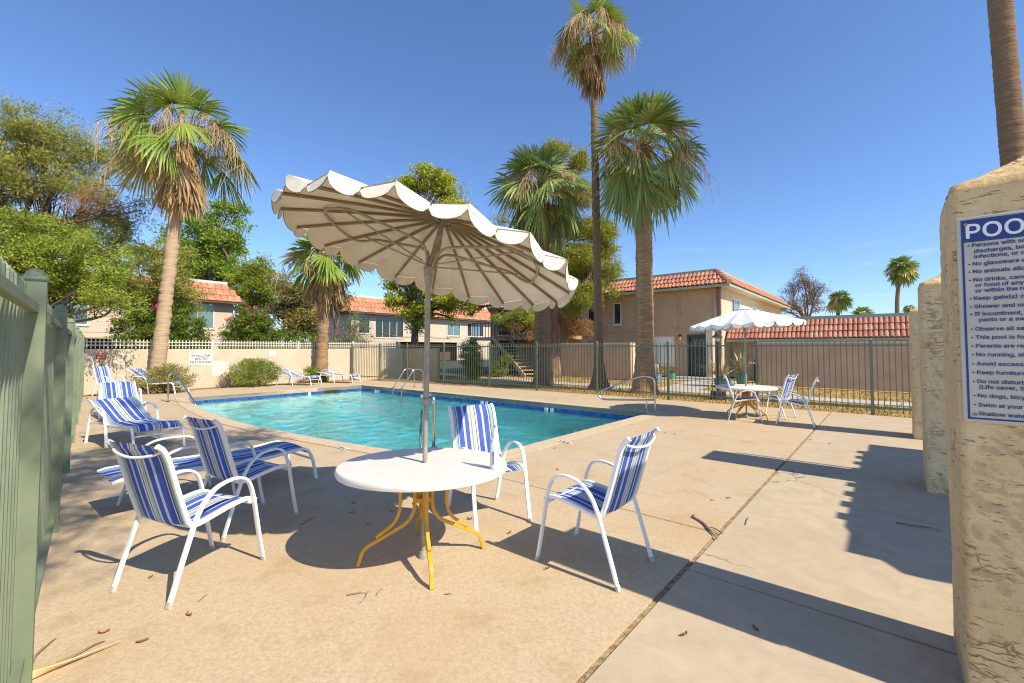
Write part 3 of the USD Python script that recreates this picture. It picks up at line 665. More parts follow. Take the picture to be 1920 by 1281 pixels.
c = W(-20.04, 2.34)
t = thing('switch_sign', 'small red wall sign above a grey switch box', 'sign', (c[0], c[1], 1.15))
part('plate', on_wall(cbox(0, .26, 0, .19, -.012, 0, .004), 2.22, 1.14), SIGNRED, t, w=True)
for txt, y in (('EMERGENCY', .135), ('SHUT OFF', .08), ('SWITCH', .025)):
    m, _ = text_at(txt, .036, .21, True)
    part('lettering', on_wall(move(m, (.025, y, .001)), 2.22, 1.14), SIGNCREAM, t, w=True)
c = W(-20.0, 2.36)
t = thing('switch_box', 'small grey brown electric switch box under red sign', 'switch box', (c[0], c[1], .95))
part('body', on_wall(cbox(0, .085, 0, .08, 0, .06, .008), 2.315, .97), BOXGREY, t, w=True)
part('cover', on_wall(cbox(-.005, .09, .075, .165, 0, .07, .01), 2.315, .97), BOXGREY, t, w=True)
part('button', on_wall(move(lathe([(.018, 0), (.018, .012), (.001, .014)], 10), (.042, .12, .07)), 2.315, .97), SIGNRED, t, w=True)

c = W(-20.04, 7.73)
t = thing('notice_sign', 'small plain white notice on the wall above the green bush', 'sign', (c[0], c[1], 1.15))
part('plate', on_wall(cbox(0, .28, 0, .27, -.012, 0, .004), 7.6, 1.15), SIGNW, t, w=True)
for k in range(4):
    part('faded_line', on_wall(bx(.05, .22, .05 + k * .05, .062 + k * .05, 0, .001), 7.6, 1.15), PALETRIM, t, w=True)


# ---------------------------------------------------------------- pillars
def pillar(label, u0, v0, v1, du, H, seed, res):
    c = W((u0 + u0 + du) / 2, (v0 + v1) / 2)
    t = thing('gate_pillar', label, 'pillar', (c[0], c[1], 0), group=None)
    zs = np.r_[np.arange(-.06, H - .05, res), H - .03, H, H + .025, H + .05, H + .085, H + .12, H + .15]
    per = 2 * (du + v1 - v0); n = int(per / res); 
    base = sbox(u0, v0, u0 + du, v1).buffer(-.014).buffer(.014, quad_segs=4).exterior
    rows = []
    for z in zs:
        k = 0 if z <= H else ((z - H) / .15)
        ins = 0 if z <= H else .012 + .24 * k ** 1.0
        e = sbox(u0, v0, u0 + du, v1).buffer(-.014 - ins).buffer(.014, quad_segs=4).exterior if ins else base
        rows.append([(*e.interpolate(i / n, normalized=True).coords[0], z) for i in range(n + 1)])
    P = np.array(rows)
    v, f = grid(P)
    cen = np.array([(u0 + u0 + du) / 2, (v0 + v1) / 2])
    d = v[:, :2] - cen; d /= np.linalg.norm(d, axis=1, keepdims=True)
    nz = meshkit.fbm(v * np.array([9, 9, 14]) + seed, 4) - .5
    sw = meshkit.fbm(v * 3.1 + seed * 2, 3) - .5
    rid = np.abs(meshkit.fbm(v * np.array([7, 7, 16]) + seed * 3, 4) - .5)
    off = nz * .007 + sw * .008 - np.clip(.035 - rid, 0, 1) * .30 * (meshkit.fbm(v * 2.3 + seed * 5, 2) > .5)
    v[:, :2] += d * off[:, None]
    v[:, 2] += np.where(v[:, 2] > H, nz * .03, 0)
    top = len(v); v = np.vstack([v, [[cen[0], cen[1], H + .16]]])
    last = np.arange(n) + (len(zs) - 1) * (n + 1)
    f = np.vstack([f, np.stack([last, last + 1, np.full(n, top)], 1)])
    part('body', (Wn(v), f[:, ::-1]), STUCCO_P, t, w=True, smooth=True)
    return t

pillar('nearest rough stucco pillar bearing the pool rules sign', .215, 2.67, 3.29, .75, 2.20, 3.0, .018)
p2 = pillar('middle stucco pillar behind the one with the sign', .255, 6.36, 6.98, .75, 2.19, 11.0, .03)
p3 = pillar('farthest and thinnest looking stucco pillar near the iron fence', .26, 9.92, 10.54, .75, 2.13, 23.0, .05)
part('gate_channel', gb(.30, .34, 7.02, 7.06, .0, 1.95), BOXGREY, p2, w=True)

# the big rules sign, fixed to the pillar's face that looks to the camera (reads along +u)
SX, SV = .226, 2.655
def on_pillar(m, x, z, off=0.0):
    return frame(m, W(SX + x, SV - off, z), UD, ZD, -VD)
c = W(SX + .25, SV)
t = thing('pool_rules_sign', 'large white pool rules sign with blue header on stucco pillar', 'sign', (c[0], c[1], 1.19))
part('plate', on_pillar(cbox(0, .56, 1.192, 2.052, -.012, 0, .003), 0, 0), SIGNPLATE, t, w=True)
part('header', on_pillar(bx(.014, .546, 1.945, 2.040, 0, .0015), 0, 0), SIGNBLUE, t, w=True)
part('border', on_pillar(cat(bx(.014, .021, 1.206, 1.945, 0, .0015), bx(.014, .546, 1.206, 1.213, 0, .0015), bx(.539, .546, 1.213, 1.945, 0, .0015)), 0, 0), SIGNBLUE, t, w=True)
m, _ = text_at('POOL', .058, None, True, .001)
part('lettering', on_pillar(move(m, (.028, 1.962, .0015)), 0, 0), SIGNW, t, w=True)
lines = [('Persons with sores,', 467, 1), ('discharges, boils,', 478, 2), ('infections, or cuts', 488, 2), ('No glassware allowed', 501, 1), ('No animals allowed', 515, 1), ('No drinks, candy,', 530, 1), ('or food of any kind', 540, 2), ('or within the req', 550, 2),
         ('Keep gate(s) closed', 563.5, 1), ('Shower and use', 578.5, 1), ('If incontinent, wear', 592, 1), ('pants or a swim', 602.5, 3), ('Observe all safety', 619, 1), ('This pool is for L', 634, 1), ('Parents are resp', 649.5, 1), ('No running, sho', 665, 1),
         ('Avoid excessive', 681.5, 1), ('Keep furniture o', 697, 1), ('Do not disturb p', 713, 1), ('(Life saver, Skim', 723, 2), ('No dogs, bicycle', 738.5, 1), ('Swim at your o', 755, 1), ('Shallow water,', 770.5, 1)]
for txt, y, k in lines:
    z = 1.5 + (653 - y) / 830 * 1.915 - .0055
    m, _ = text_at(txt, .0148, None, True, .0008)
    x = {1: .045, 2: .050, 3: .057}[k]
    m = (m[0] * np.array([1.0, 1.0, 1]), m[1])
    part('lettering', on_pillar(move(m, (x, z, .001)), 0, 0), SIGNBLUE, t, w=True)
    if k == 1:
        part('bullet', on_pillar(move(lathe([(.003, 0), (.003, .001), (.0002, .001)], 8), (.035, z + .006, .001)), 0, 0), SIGNBLUE, t, w=True)
for x, z in ((.028, 2.02), (.035, 1.225)):
    part('screw', on_pillar(move(lathe([(.007, 0), (.006, .003), (.0005, .004)], 8), (x, z, .002)), 0, 0), BOXGREY, t, w=True)


# ================================================================ FURNITURE ON THE DECK
YV = (0, 1, 0)
def sling(path, half, sag, n=26, m=11):
    """fabric between two rails: path in (x, z), width along y"""
    p = spline([(a, 0, b) for a, b in path], n)
    t = np.gradient(p, axis=0); t /= np.linalg.norm(t, axis=1, keepdims=True)
    nrm = np.cross(t, (0, 1, 0))
    w = np.linspace(-1, 1, m)
    e = np.minimum(1, np.minimum(np.arange(len(p)), np.arange(len(p))[::-1]) / 4.0)
    P = p[:, None] + w[None, :, None] * half * np.array([0, 1, 0]) + (nrm[:, None] * ((1 - w ** 2)[None, :, None] * sag * e[:, None, None]))
    uv = np.stack([np.broadcast_to((w + 1) / 2, (len(p), m)), np.broadcast_to(np.linspace(0, 1, len(p))[:, None], (len(p), m))], -1).reshape(-1, 2)
    v, f = grid(P)
    return (v, f), uv

def arm_loop(pts, y, r=.018, flat=.55):
    p = spline([(a, y, b) for a, b in pts], 60)
    return tube(p, r, 10, wide=YV, flat=flat)

def chair(label, loc, rot, group):
    t = thing('sling_chair', label, 'chair', (*loc, 0), rot, group)
    loop_f = [(.312, .003), (.272, .20), (.232, .42)]
    loop_a = [(.232, .42), (.205, .53), (.165, .603), (.095, .632), (.02, .628), (-.06, .60), (-.13, .53), (-.178, .435)]
    loop_r = [(-.178, .435), (-.25, .215), (-.316, .003)]
    rail = [(.262, .436), (.19, .462), (.07, .452), (-.07, .424), (-.145, .412), (-.188, .428), (-.212, .48), (-.262, .64), (-.318, .832), (-.352, .905), (-.385, .937)]
    for y in (-.255, .255):
        lg = part('front_leg', arm_loop(loop_f, y), WHITEM, t, smooth=40)
        part('foot_cap', tube([(.3127, y, 0), (.307, y, .03)], .0205, 10, wide=YV, flat=.62), CAPM, lg, smooth=40)
        part('armrest', arm_loop(loop_a, y), WHITEM, t, smooth=40)
        lg = part('rear_leg', arm_loop(loop_r, y), WHITEM, t, smooth=40)
        part('foot_cap', tube([(-.317, y, 0), (-.308, y, .03)], .0205, 10, wide=YV, flat=.62), CAPM, lg, smooth=40)
    for y in (-.226, .226):
        part('side_rail', tube(spline([(a, y, b) for a, b in rail], 80), .0155, 10, wide=YV, flat=1.0), WHITEM, t, smooth=40)
    part('seat_crossbar', tube([(.213, -.25, .432), (.213, .25, .432)], .011, 8), WHITEM, t, smooth=True)
    part('rear_crossbar', tube([(-.186, -.25, .415), (-.186, .25, .415)], .011, 8), WHITEM, t, smooth=True)
    part('back_crossbar', tube(spline([(-.352, -.222, .90), (-.378, -.16, .876), (-.392, 0, .858), (-.378, .16, .876), (-.352, .222, .90)], 30), .0085, 8), WHITEM, t, smooth=True)
    (m, uv) = sling(rail, .215, .022, 60)
    part('sling', m, FABRIC, t, smooth=True, uv=uv)
    return t

def R(deg): return math.radians(deg)
CHG = None
c0 = chair('white framed striped sling chair nearest the green fence, seen from behind', (-2.113, 2.996), R(70), CHG)
copy_of(c0, (-2.313, 3.90, 0), R(60), 'striped sling chair shaded in front of the flat lounger, back to the camera', 'chair')
copy_of(c0, (-.219, 4.044, 0), R(-60.6), 'striped sling chair tucked behind the round table, facing the camera', 'chair')
copy_of(c0, (*W(-1.63, 2.805)[:2], 0), R(139.5), 'striped sling chair standing right of the near table by the deck joint', 'chair')
copy_of(c0, (4.863, 9.314, 0), R(-25), 'striped sling chair at the left of the distant table', 'chair')
copy_of(c0, (5.55, 8.726, 0), R(145), 'striped sling chair at the far table, nearest to the stucco pillars', 'chair')
copy_of(c0, (5.74, 9.72, 0), R(127), 'striped sling chair between far table and iron fence, dark seat', 'chair')
copy_of(c0, (-12.63, 13.96, 0), R(-5), 'upright striped chair in the far left corner below the red switch sign', 'chair')

def lounger(label, loc, rot, ang, group=None):
    t = thing('sun_lounger', label, 'sun lounger', (*loc, 0), rot, group)
    a = R(ang)
    for y in (-.335, .335):
        part('rear_leg', arm_loop([(-.01, .003), (.045, .18), (.09, .34)], y, .02), WHITEM, t, smooth=40)
        part('armrest', arm_loop([(.09, .34), (.135, .46), (.20, .54), (.30, .575), (.45, .58), (.56, .565), (.64, .50), (.685, .38), (.70, .33)], y, .02), WHITEM, t, smooth=40)
        part('front_leg', arm_loop([(.70, .33), (.735, .16), (.76, .003)], y, .02), WHITEM, t, smooth=40)
        part('seat_rail', tube(spline([(.07, y * .93, .335), (.5, y * .93, .345), (1.0, y * .93, .335), (1.38, y * .93, .365), (1.49, y * .93, .35), (1.55, y * .93, .26), (1.585, y * .93, .13), (1.61, y * .93, .003)], 60), .0165, 8, wide=YV, flat=1.0), WHITEM, t, smooth=40)
        c, q = math.cos(a), math.sin(a)
        br = [(.63, .355), (.63 - .4 * c, .355 + .4 * q), (.63 - .7 * c, .355 + .7 * q), (.63 - .80 * c - .03 * q, .355 + .80 * q - .02)]
        part('back_rail', tube(spline([(p[0], y * .86, p[1]) for p in br], 24), .015, 8, wide=YV, flat=1.0), WHITEM, t, smooth=40)
    part('foot_crossbar', tube([(1.56, -.31, .235), (1.56, .31, .235)], .012, 8), WHITEM, t, smooth=True)
    part('hinge_bar', tube([(.63, -.31, .34), (.63, .31, .34)], .012, 8), WHITEM, t, smooth=True)
    part('head_bar', tube([(.08, -.31, .33), (.08, .31, .33)], .012, 8), WHITEM, t, smooth=True)
    part('prop_strut', tube(rounded([(.63 - .45 * c, -.2, .34 + .45 * q), (.30, -.2, .25), (.30, .2, .25), (.63 - .45 * c, .2, .34 + .45 * q)], .05), .008, 6), WHITEM, t, smooth=True)
    m, uv = sling([(.66, .36), (.9, .345), (1.15, .345), (1.38, .375), (1.48, .362), (1.53, .30)], .295, .02, 40)
    part('seat_sling', m, FABRIC, t, smooth=True, uv=uv)
    m, uv = sling([(p[0], p[1] + .004) for p in br], .272, .025, 30)
    part('back_sling', m, FABRIC, t, smooth=True, uv=uv)
    return t

lounger('striped lounger with raised back half shaded beside the green fence', (-6.57, 7.35), R(-29.4), 24)
lounger('striped lounger with half raised back before the brownish bush', (-12.6, 14.82), R(0), 37)
lounger('striped lounger partly hidden behind the half shaded one, pointing at the camera', (-8.955, 10.1), R(-43.8), 29)
lounger('flat reclined striped lounger hidden behind the two near chairs', (-3.49, 4.08), R(51.9), 2)
lounger('striped lounger with slightly raised back beside the round green bush', (-9.45, 18.32), R(-14), 21)
lounger('low reclined striped lounger in front of the palm by the iron fence', (-8.28, 19.48), R(-11), 9)

def table(label, loc, tilt, rot0):
    t = thing('round_table', label, 'table', (*loc, 0), 0)
    TX, TY = np.array([1, 0, tilt[0]]), np.array([0, 1, tilt[1]])
    top = lathe([(.024, -.018), (.024, 0), (.30, .001), (.575, 0), (.592, -.004), (.600, -.014), (.602, -.03), (.597, -.046), (.588, -.05), (.575, -.046), (.565, -.025), (.024, -.018)], 72)
    part('tabletop', frame(top, (0, 0, .675), TX, TY, (0, 0, 1)), TABLET, t, smooth=35)
    for k in range(4):
        a = R(rot0 + 90 * k)
        d = np.array([math.cos(a), math.sin(a), 0]); e = np.array([-d[1], d[0], 0])
        main = rounded([(.062, .66), (.062, .34), (.11, .262), (.385, .128), (.415, .10), (.445, .003)], .06, 6)
        sec = rounded([(.165, .655), (.165, .345), (.205, .262), (.325, .185)], .06, 6)
        lg = part('leg', tube([d * q[0] + ZD * q[1] for q in main], .0145, 8, wide=e, flat=.9), YELLOW, t, smooth=40)
        part('brace', tube([d * q[0] + ZD * q[1] for q in sec], .0135, 8, wide=e, flat=.9), YELLOW, lg, smooth=40)
    part('hub_ring', move(lathe([(.03, 0), (.056, 0), (.056, .03), (.03, .03), (.03, 0)], 20), (0, 0, .40)), YELLOW, t, smooth=30)
    return t
table('white round patio table with mustard yellow legs in the foreground', (-.637, 3.235), (-.002, -.04), 18)
table('white round table with yellow legs in the distance near iron fence', (5.08, 9.65), (0, 0), 35)

def parasol(label, loc, lean, axis_xy, hinge_z, s_rim, rise, Rr, material, seed):
    t = thing('patio_parasol', label, 'parasol', (*loc, 0), 0)
    hin = np.array([lean, 0, hinge_z])
    zc = 1.12
    part('pole', tube([(0, 0, .0), (lean * .55, 0, zc)], .0175, 14), POLEM, t, smooth=40)
    part('pole_sleeve', tube([(lean * .55, 0, zc), tuple(hin - ZD * .03)], .0205, 14), POLEM, t, smooth=40)
    part('collar', move(lathe([(.018, -.03), (.033, -.03), (.033, .012), (.022, .02), (.018, .02)], 16), (lean * .55, 0, zc)), POLEM, t, smooth=30)
    part('foot', lathe([(.018, .05), (.026, .045), (.034, .02), (.036, 0), (.0, 0)], 16), POLEM, t, smooth=30)
    A = np.array([axis_xy[0], axis_xy[1], 1.0]); A /= np.linalg.norm(A)
    X = np.array([1, 0, 0]) - A[0] * A; X /= np.linalg.norm(X); Y = np.cross(A, X)
    def fr(m): return frame(m, hin, X, Y, A)
    part('tilt_joint', move(lathe([(.021, -.10), (.028, -.095), (.028, -.05), (.034, -.04), (.034, .02), (.024, .03), (.001, .03)], 16), hin), POLEM, t, smooth=30)
    part('tilt_knob', move(rotz(frame(lathe([(.001, -.045), (.014, -.045), (.014, .045), (.001, .045)], 10), (0, 0, 0), (0, 0, 1), (1, 0, 0), (0, 1, 0)), .5), hin - ZD * .012), POLEM, t, smooth=30)
    part('hub', fr(lathe([(.03, .0), (.042, .01), (.042, .03), (.026, .045), (.02, .05)], 16)), POLEM, t, smooth=30)
    part('mast', fr(tube([(0, 0, .03), (0, 0, s_rim + rise - .01)], .02, 12)), POLEM, t, smooth=40)
    N = 36
    rg = np.random.default_rng(seed)
    def pt(k, f):
        a = 2 * PI * k / N
        odd = k % 2
        r = f * (Rr + (.020 if odd else -.015) * f)
        z = s_rim + rise * (1 - f ** 1.12) + (.032 if odd else -.02) * f
        return np.array([r * math.cos(a), r * math.sin(a), z])
    fs = [.05, .3, .6, .85, 1.0]
    for k in range(N):
        P = np.array([[pt(k, f), pt(k + 1, f)] for f in fs])
        v, f = grid(P)
        nn = np.array([0, 0, -.003])
        part('canopy_panel', fr(cat((v, f), (v + nn, f[:, ::-1]))), material, t)
    for k in range(0, N, 2):
        rb = [pt(k, f) - np.array([0, 0, .012]) for f in np.linspace(.06, 1.0, 6)]
        a = 2 * PI * k / N
        part('rib', fr(tube(rb, .0115, 6, wide=(-math.sin(a), math.cos(a), 0), flat=.8)), RIBM, t)
    edge = []
    for k in range(N):
        a, b = pt(k, 1.0), pt(k + 1, 1.0)
        w = np.linspace(0, 1, 9)
        dep = .032 + .052 * np.sqrt(np.maximum(0, 1 - (2 * w - 1) ** 2)) + rg.uniform(-.006, .006)
        mid = (a + b) / 2; outw = mid[:2] / np.linalg.norm(mid[:2]); fl = rg.uniform(-.006, .012)
        off = np.array([outw[0], outw[1], 0]) * (.006 if k % 2 else -.003)
        T0 = a + (b - a) * w[:, None] + off
        bot = T0 - np.stack([-outw[0] * fl * np.ones(9), -outw[1] * fl * np.ones(9), dep], 1)
        v, f = grid(np.stack([T0, (T0 + bot) / 2, bot]))
        th = np.array([outw[0], outw[1], 0]) * .0025
        part('valance', fr(cat((v, f), (v - th, f[:, ::-1]))), material, t)
        edge.append(fr(tube(bot, .0028, 5)))
    part('edge_trim', cat(*edge), RIBM, t)
    for sx in (1, -1):
        pth = spline([(sx * .022, .02, .035), (sx * .04, .035, .12), (sx * .11, .08, .185), (sx * .40, .22, .215), (sx * .64, .31, .235), (sx * .74, .27, .25), (sx * .775, .1, .25), (sx * .775, -.1, .25), (sx * .74, -.27, .25), (sx * .64, -.31, .235), (sx * .40, -.22, .215), (sx * .11, -.08, .185), (sx * .04, -.035, .12), (sx * .022, -.02, .035)], 90)
        pth[:, 2] = np.minimum(pth[:, 2], s_rim + rise * (1 - (np.hypot(pth[:, 0], pth[:, 1]) / Rr) ** 1.12) - .03)
        part('support_loop', fr(tube(pth, .0105, 8)), POLEM, t, smooth=True)
    for sx, sy in ((1, 1), (-1, -1), (1, -1), (-1, 1)):
        part('brace', fr(tube([(sx * .05, sy * .04, .06), (sx * .68, sy * .29, .235)], .006, 6)), POLEM, t, smooth=True)
    zt = s_rim + rise
    part('cap', fr(lathe([(.16, zt - .028), (.14, zt - .004), (.06, zt + .014), (.001, zt + .02)], 24)), material, t, smooth=40)
    part('finial', fr(lathe([(.014, zt + .015), (.014, zt + .03), (.02, zt + .04), (.016, zt + .055), (.001, zt + .064)], 10)), material, t, smooth=40)
    return t
parasol('large tilted cream scalloped parasol over the foreground table', (-.637, 3.235), .022, (.252, .115), 2.06, .125, .30, 1.06, CANVAS, 1)
parasol('smaller white scalloped parasol standing at the distant table', (5.08, 9.65), .0, (-.045, .0), 1.98, .02, .37, 1.10, CANVASW, 2)

# water bottle
t = thing('water_bottle', 'clear plastic water bottle with blue lettering on the near table', 'bottle', (-.118, 3.035, .684))
prof = [(.0005, .002), (.026, 0), (.031, .006), (.031, .15), (.0305, .165), (.027, .185), (.020, .203), (.0145, .214), (.0145, .224)]
part('body', lathe(prof, 24), BOTTLE, t, smooth=50)
part('cap', lathe([(.0165, .219), (.0165, .238), (.012, .246), (.010, .262), (.0135, .266), (.0135, .276), (.0005, .280)], 18), BOTTLE, t, smooth=40)
part('cap_tip', lathe([(.008, .278), (.007, .288), (.0005, .290)], 12), SIGNBLUE, t, smooth=40)
m, w_ = text_at('smartwater', .015, .085, True, .0006)
v = m[0].copy()
ang = -PI / 2 - .15 + (v[:, 1] - .01) / .0315
lv = np.stack([(.0314 + v[:, 2]) * np.cos(ang), (.0314 + v[:, 2]) * np.sin(ang), .035 + v[:, 0]], 1)
part('lettering', (lv, m[1][:, ::-1]), SIGNBLUE, t)

# pool rails
def rail_thing(label, paths, base, bases, r=.022):
    t = thing('pool_handrail', label, 'handrail', (base[0], base[1], 0))
    for p in paths:
        part('tube', tube(rounded(p, .14, 8), r, 12), CHROME, t, w=True, smooth=50)
    for b in bases:
        part('flange', move(lathe([(r, .03), (r + .028, .012), (r + .032, 0.006), (r, .006)], 16), (b[0], b[1], 0)), CHROME, t, w=True, smooth=40)
    return t
a, b = np.array([-9.63, 12.45, 0]), np.array([-8.50, 12.0, 0])
rail_thing('curved steel entry handrail at the shallow corner of the pool', [[a - ZD * .02, a + ZD * .78, a + (b - a) * .22 + ZD * .84, b + ZD * (-.05), b - ZD * .5]], a, [a])
for i, (p, q) in enumerate([((-4.99, 17.91), (-4.70, 15.9)), ((-4.56, 17.70), (-4.30, 15.72))]):
    pass
la, lb = W(-13.95, 10.55), W(-13.45, 10.57)
qa, qb = W(-13.95, 9.60), W(-13.45, 9.62)
t = thing('pool_ladder', 'steel pool ladder with two hooped rails at the far pool edge', 'ladder', (la[0], la[1], 0))
for p, q in ((la, qa), (lb, qb)):
    part('rail', tube(rounded([p - ZD * .02, p + ZD * .70, p + (q - p) * .45 + ZD * .74, q + ZD * .02, q + (q - p) * .02 - ZD * 1.0], .16, 8), .021, 12), CHROME, t, w=True, smooth=50)
    part('flange', move(lathe([(.021, .03), (.05, .012), (.052, .004), (.021, .004)], 16), p), CHROME, t, w=True, smooth=40)
for z in (-.42, -.70, -.98):
    part('step', cbox(0, 1, 0, 1, 0, 1)[0:2] and beam(qa + ZD * z, qb + ZD * z, .09, .03), CHROME, t, w=True)
p0, p1 = np.array([3.37, 10.49, 0]), np.array([3.18, 10.52, 0])
e0 = np.array([2.02, 10.80, 0])
rail_thing('steel rail bent into a long triangle at the right pool corner', [[p0 - ZD * .02, p0 + ZD * .80, p0 + (e0 - p0) * .22 + ZD * .84, e0 + ZD * .42, e0 + (p0 - e0) * .12 + ZD * .26, p0 + ZD * .28], [p1 - ZD * .02, p1 + ZD * .28]], p0, [p0, p1])
q0, q1 = np.array([-1.18, 6.72, 0]), np.array([-1.50, 7.35, 0])
rail_thing('steel handrail curving over the pool edge behind the near table', [[q0 - ZD * .02, q0 + ZD * .78, q0 + (q1 - q0) * .35 + ZD * .80, q1 + ZD * .45, q1 + (q1 - q0) * .05 + ZD * .02, q0 + (q1 - q0) * .75 - ZD * .5]], q0, [q0])

# leaves and twigs lying about
LEAFY = leafmat('fallen_leaf', [(0.42, 0.20, 0.06), (0.30, 0.13, 0.04), (0.50, 0.27, 0.08)], .1, (.4, .2, .05), .8)
LEAFB = mat('fallen_leaf_brown', (0.20, 0.085, 0.03), (0.33, 0.16, 0.06), scale=60, rough=.8)
rg = np.random.default_rng(3)
spots = [(-2.15, 2.39), (-1.89, 2.32), (-2.36, 2.95), (-1.81, 2.54), (1.3, 2.42), (4.96, 6.98), (2.83, 7.75), (0.64, 6.69), (2.35, 8.72), (2.71, 7.9), (0.56, 5.5), (4.89, 7.31), (1.97, 4.42), (-2.54, 6.65), (-1.46, 4.09), (-1.53, 4.33), (-1.1, 4.12), (-0.37, 3.93), (-0.42, 4.56), (0.24, 3.06), (-0.02, 3.64), (-4.11, 7.9), (-2.84, 5.75), (0.9, 2.37), (-1.22, 3.81), (2.16, 4.48)]
for i, (x, y) in enumerate(spots):
    n = 7; a = rg.uniform(0, 2 * PI); L = rg.uniform(.015, .027) * (1.3 if i in (0, 1) else 1)
    tt = np.linspace(-1, 1, n); wd = L * .42 * np.sqrt(np.maximum(0, 1 - tt ** 2)) * rg.uniform(.6, 1.1)
    cu = rg.uniform(.004, .014)
    P = np.stack([np.stack([tt * L, -wd, .003 + cu * (np.abs(tt) ** 1.5 + .5)], 1), np.stack([tt * L, 0 * tt, .003 + cu * .3 + 0 * tt], 1), np.stack([tt * L, wd, .003 + cu * (np.abs(tt) ** 2 + .7)], 1)])
    v, f = grid(P)
    v2 = np.vstack([v, v - [0, 0, .0012]]); f2 = np.vstack([f, f[:, ::-1] + len(v)])
    m = move(rotz((v2, f2), a), (x, y, .001))
    single('fallen_leaf', m, LEAFB if i % 3 else LEAFY, 'small curled dry brown leaf lying on the concrete', 'leaf', group='dry leaves scattered over the concrete')
for (p, q), r, bend, label in [
    (((-1.0, 2.74), (-0.89, 2.76)), 0.004, 0.03, 'short brown twig on the deck below the near table'),
    (((-0.89, 2.66), (-0.88, 2.8)), 0.003, -0.05, 'thin twig crossing the one below the near table'),
    (((-0.82, 2.74), (-0.8, 2.81)), 0.003, 0.1, 'curled thin twig right of crossed twigs'),
    (((-0.41, 2.75), (-0.36, 2.74)), 0.003, 0.05, 'stubby twig beside the front table leg'),
    (((1.6, 3.99), (1.61, 3.53)), 0.012, 0.06, 'forked dry palm twig lying across the deck joint'),
    (((3.29, 3.85), (3.52, 3.67)), 0.008, 0.03, 'long thin dry stalk in the shadow by the middle pillar'),
    (((1.98, 3.81), (2.11, 3.99)), 0.004, 0.02, 'tiny twig on the walkway right of the joint'),
    (((-2.27, 2.15), (-2.35, 2.34)), 0.006, 0.08, 'dark curved twig nearest the green fence'),
    (((-2.16, 2.16), (-2.08, 2.32)), 0.006, -0.05, 'dark twig beside the pale palm strip'),
    (((-1.79, 3.81), (-1.74, 3.97)), 0.006, 0.04, 'dark broken twig in the parasol shadow by the chairs'),
    (((-1.85, 2.67), (-1.84, 2.74)), 0.003, 0.05, 'tiny twig right of the left chair feet'),
]:
    p, q = np.array([*p, .008]), np.array([*q, .008]); d = q - p; L = np.linalg.norm(d); nn = np.array([-d[1], d[0], 0]) / L
    pth = spline([p, p + d * .35 + nn * bend * L, p + d * .7 + nn * bend * .4 * L + ZD * .006, q], 18)
    m = tube(pth, np.interp(np.linspace(0, 1, len(pth)), [0, .5, 1], [r, r * .9, r * .35]), 6)
    if 'forked' in label:
        m = cat(m, tube(spline([p + d * .55, p + d * .6 + nn * .12 * L + ZD * .01, p + d * .78 + nn * .2 * L], 8), r * .5, 5), tube(spline([p + d * .1, p - d * .05 + nn * .06 * L, p - d * .12 + nn * .1 * L], 6), r * .5, 5))
    single('twig', m, TWIG, label, 'twig', smooth=True)
p, q = np.array([-2.35, 1.90, .012]), np.array([-1.98, 2.30, .02])
pth = spline([p, p + (q - p) * .5 + [.02, -.02, .01], q], 16)
PALMSTRIP = mat('dry_palm_strip', (0.62, 0.40, 0.17), (0.74, 0.52, 0.26), scale=20, rough=.6, stretch=(1, 1, 1))
single('palm_strip', tube(pth, np.interp(np.linspace(0, 1, len(pth)), [0, .6, 1], [.022, .018, .003]), 8, wide=(.7, .7, .1), flat=.35), PALMSTRIP, 'long pale yellow strip of dry palm stem at the fence foot', 'palm strip', smooth=True)


# ================================================================ PALMS
def frond(rg, Lp, Lb, elev, droop, nseg, spread, tipdroop, wid=1.0, fold=.25, ragged=.1, roll=0.0, nod=0.0):
    """a fan leaf from the origin towards +x: (petiole mesh, blade mesh)"""
    sq = np.linspace(0, 1, 7)
    pe = np.stack([Lp * sq * math.cos(elev), 0 * sq, Lp * sq * math.sin(elev) - droop * Lp * sq ** 2], 1)
    pet = tube(pe, np.linspace(.028, .011, 7) * (Lp + Lb) / 2.0, 5, wide=YV, flat=.5)
    tg = pe[-1] - pe[-2]; tg /= np.linalg.norm(tg)
    side = np.array([0, 1.0, 0]); nrm = np.cross(tg, side)
    tg, nrm = tg * math.cos(nod) - nrm * math.sin(nod) * (1 if nrm[2] > 0 else -1), None
    nrm = np.cross(tg, side)
    side = side * math.cos(roll) + nrm * math.sin(roll); nrm = np.cross(tg, side)
    ph = np.linspace(-spread, spread, nseg)
    dph = 2 * spread / max(1, nseg - 1)
    vs, fsx = [], []
    st = np.array([0.03, .30, .55, .80, 1.0])
    for i, a in enumerate(ph):
        L = Lb * (.72 + .28 * math.cos(a * .8)) * rg.uniform(1 - ragged, 1 + ragged * .5)
        d = math.cos(a) * tg + math.sin(a) * side + abs(math.sin(a)) ** 1.2 * fold * nrm * -1.0 + nrm * rg.normal(0, .03)
        d /= np.linalg.norm(d)
        c = np.cross(nrm, d); c /= np.linalg.norm(c)
        w = np.array([.012, .30 * dph * .62 * wid, (.55 * dph * .56) * wid, .80 * dph * .36 * wid, .004]) * L
        tw = (1 if i % 2 else -1) * .35
        cc = c * math.cos(tw) + nrm * math.sin(tw)
        bend = tipdroop * rg.uniform(.6, 1.4)
        p = pe[-1] + d * (st * L)[:, None]
        p[:, 2] -= bend * L * st ** 2.6
        # keep the length when the tip hangs
        n0 = len(vs) * 10
        vs.append(np.stack([p - cc * w[:, None], p + cc * w[:, None]], 1).reshape(-1, 3))
        for k in range(4):
            q = n0 + 2 * k
            fsx += [[q, q + 1, q + 3], [q, q + 3, q + 2]]
    return pet, (np.vstack(vs), np.array(fsx))

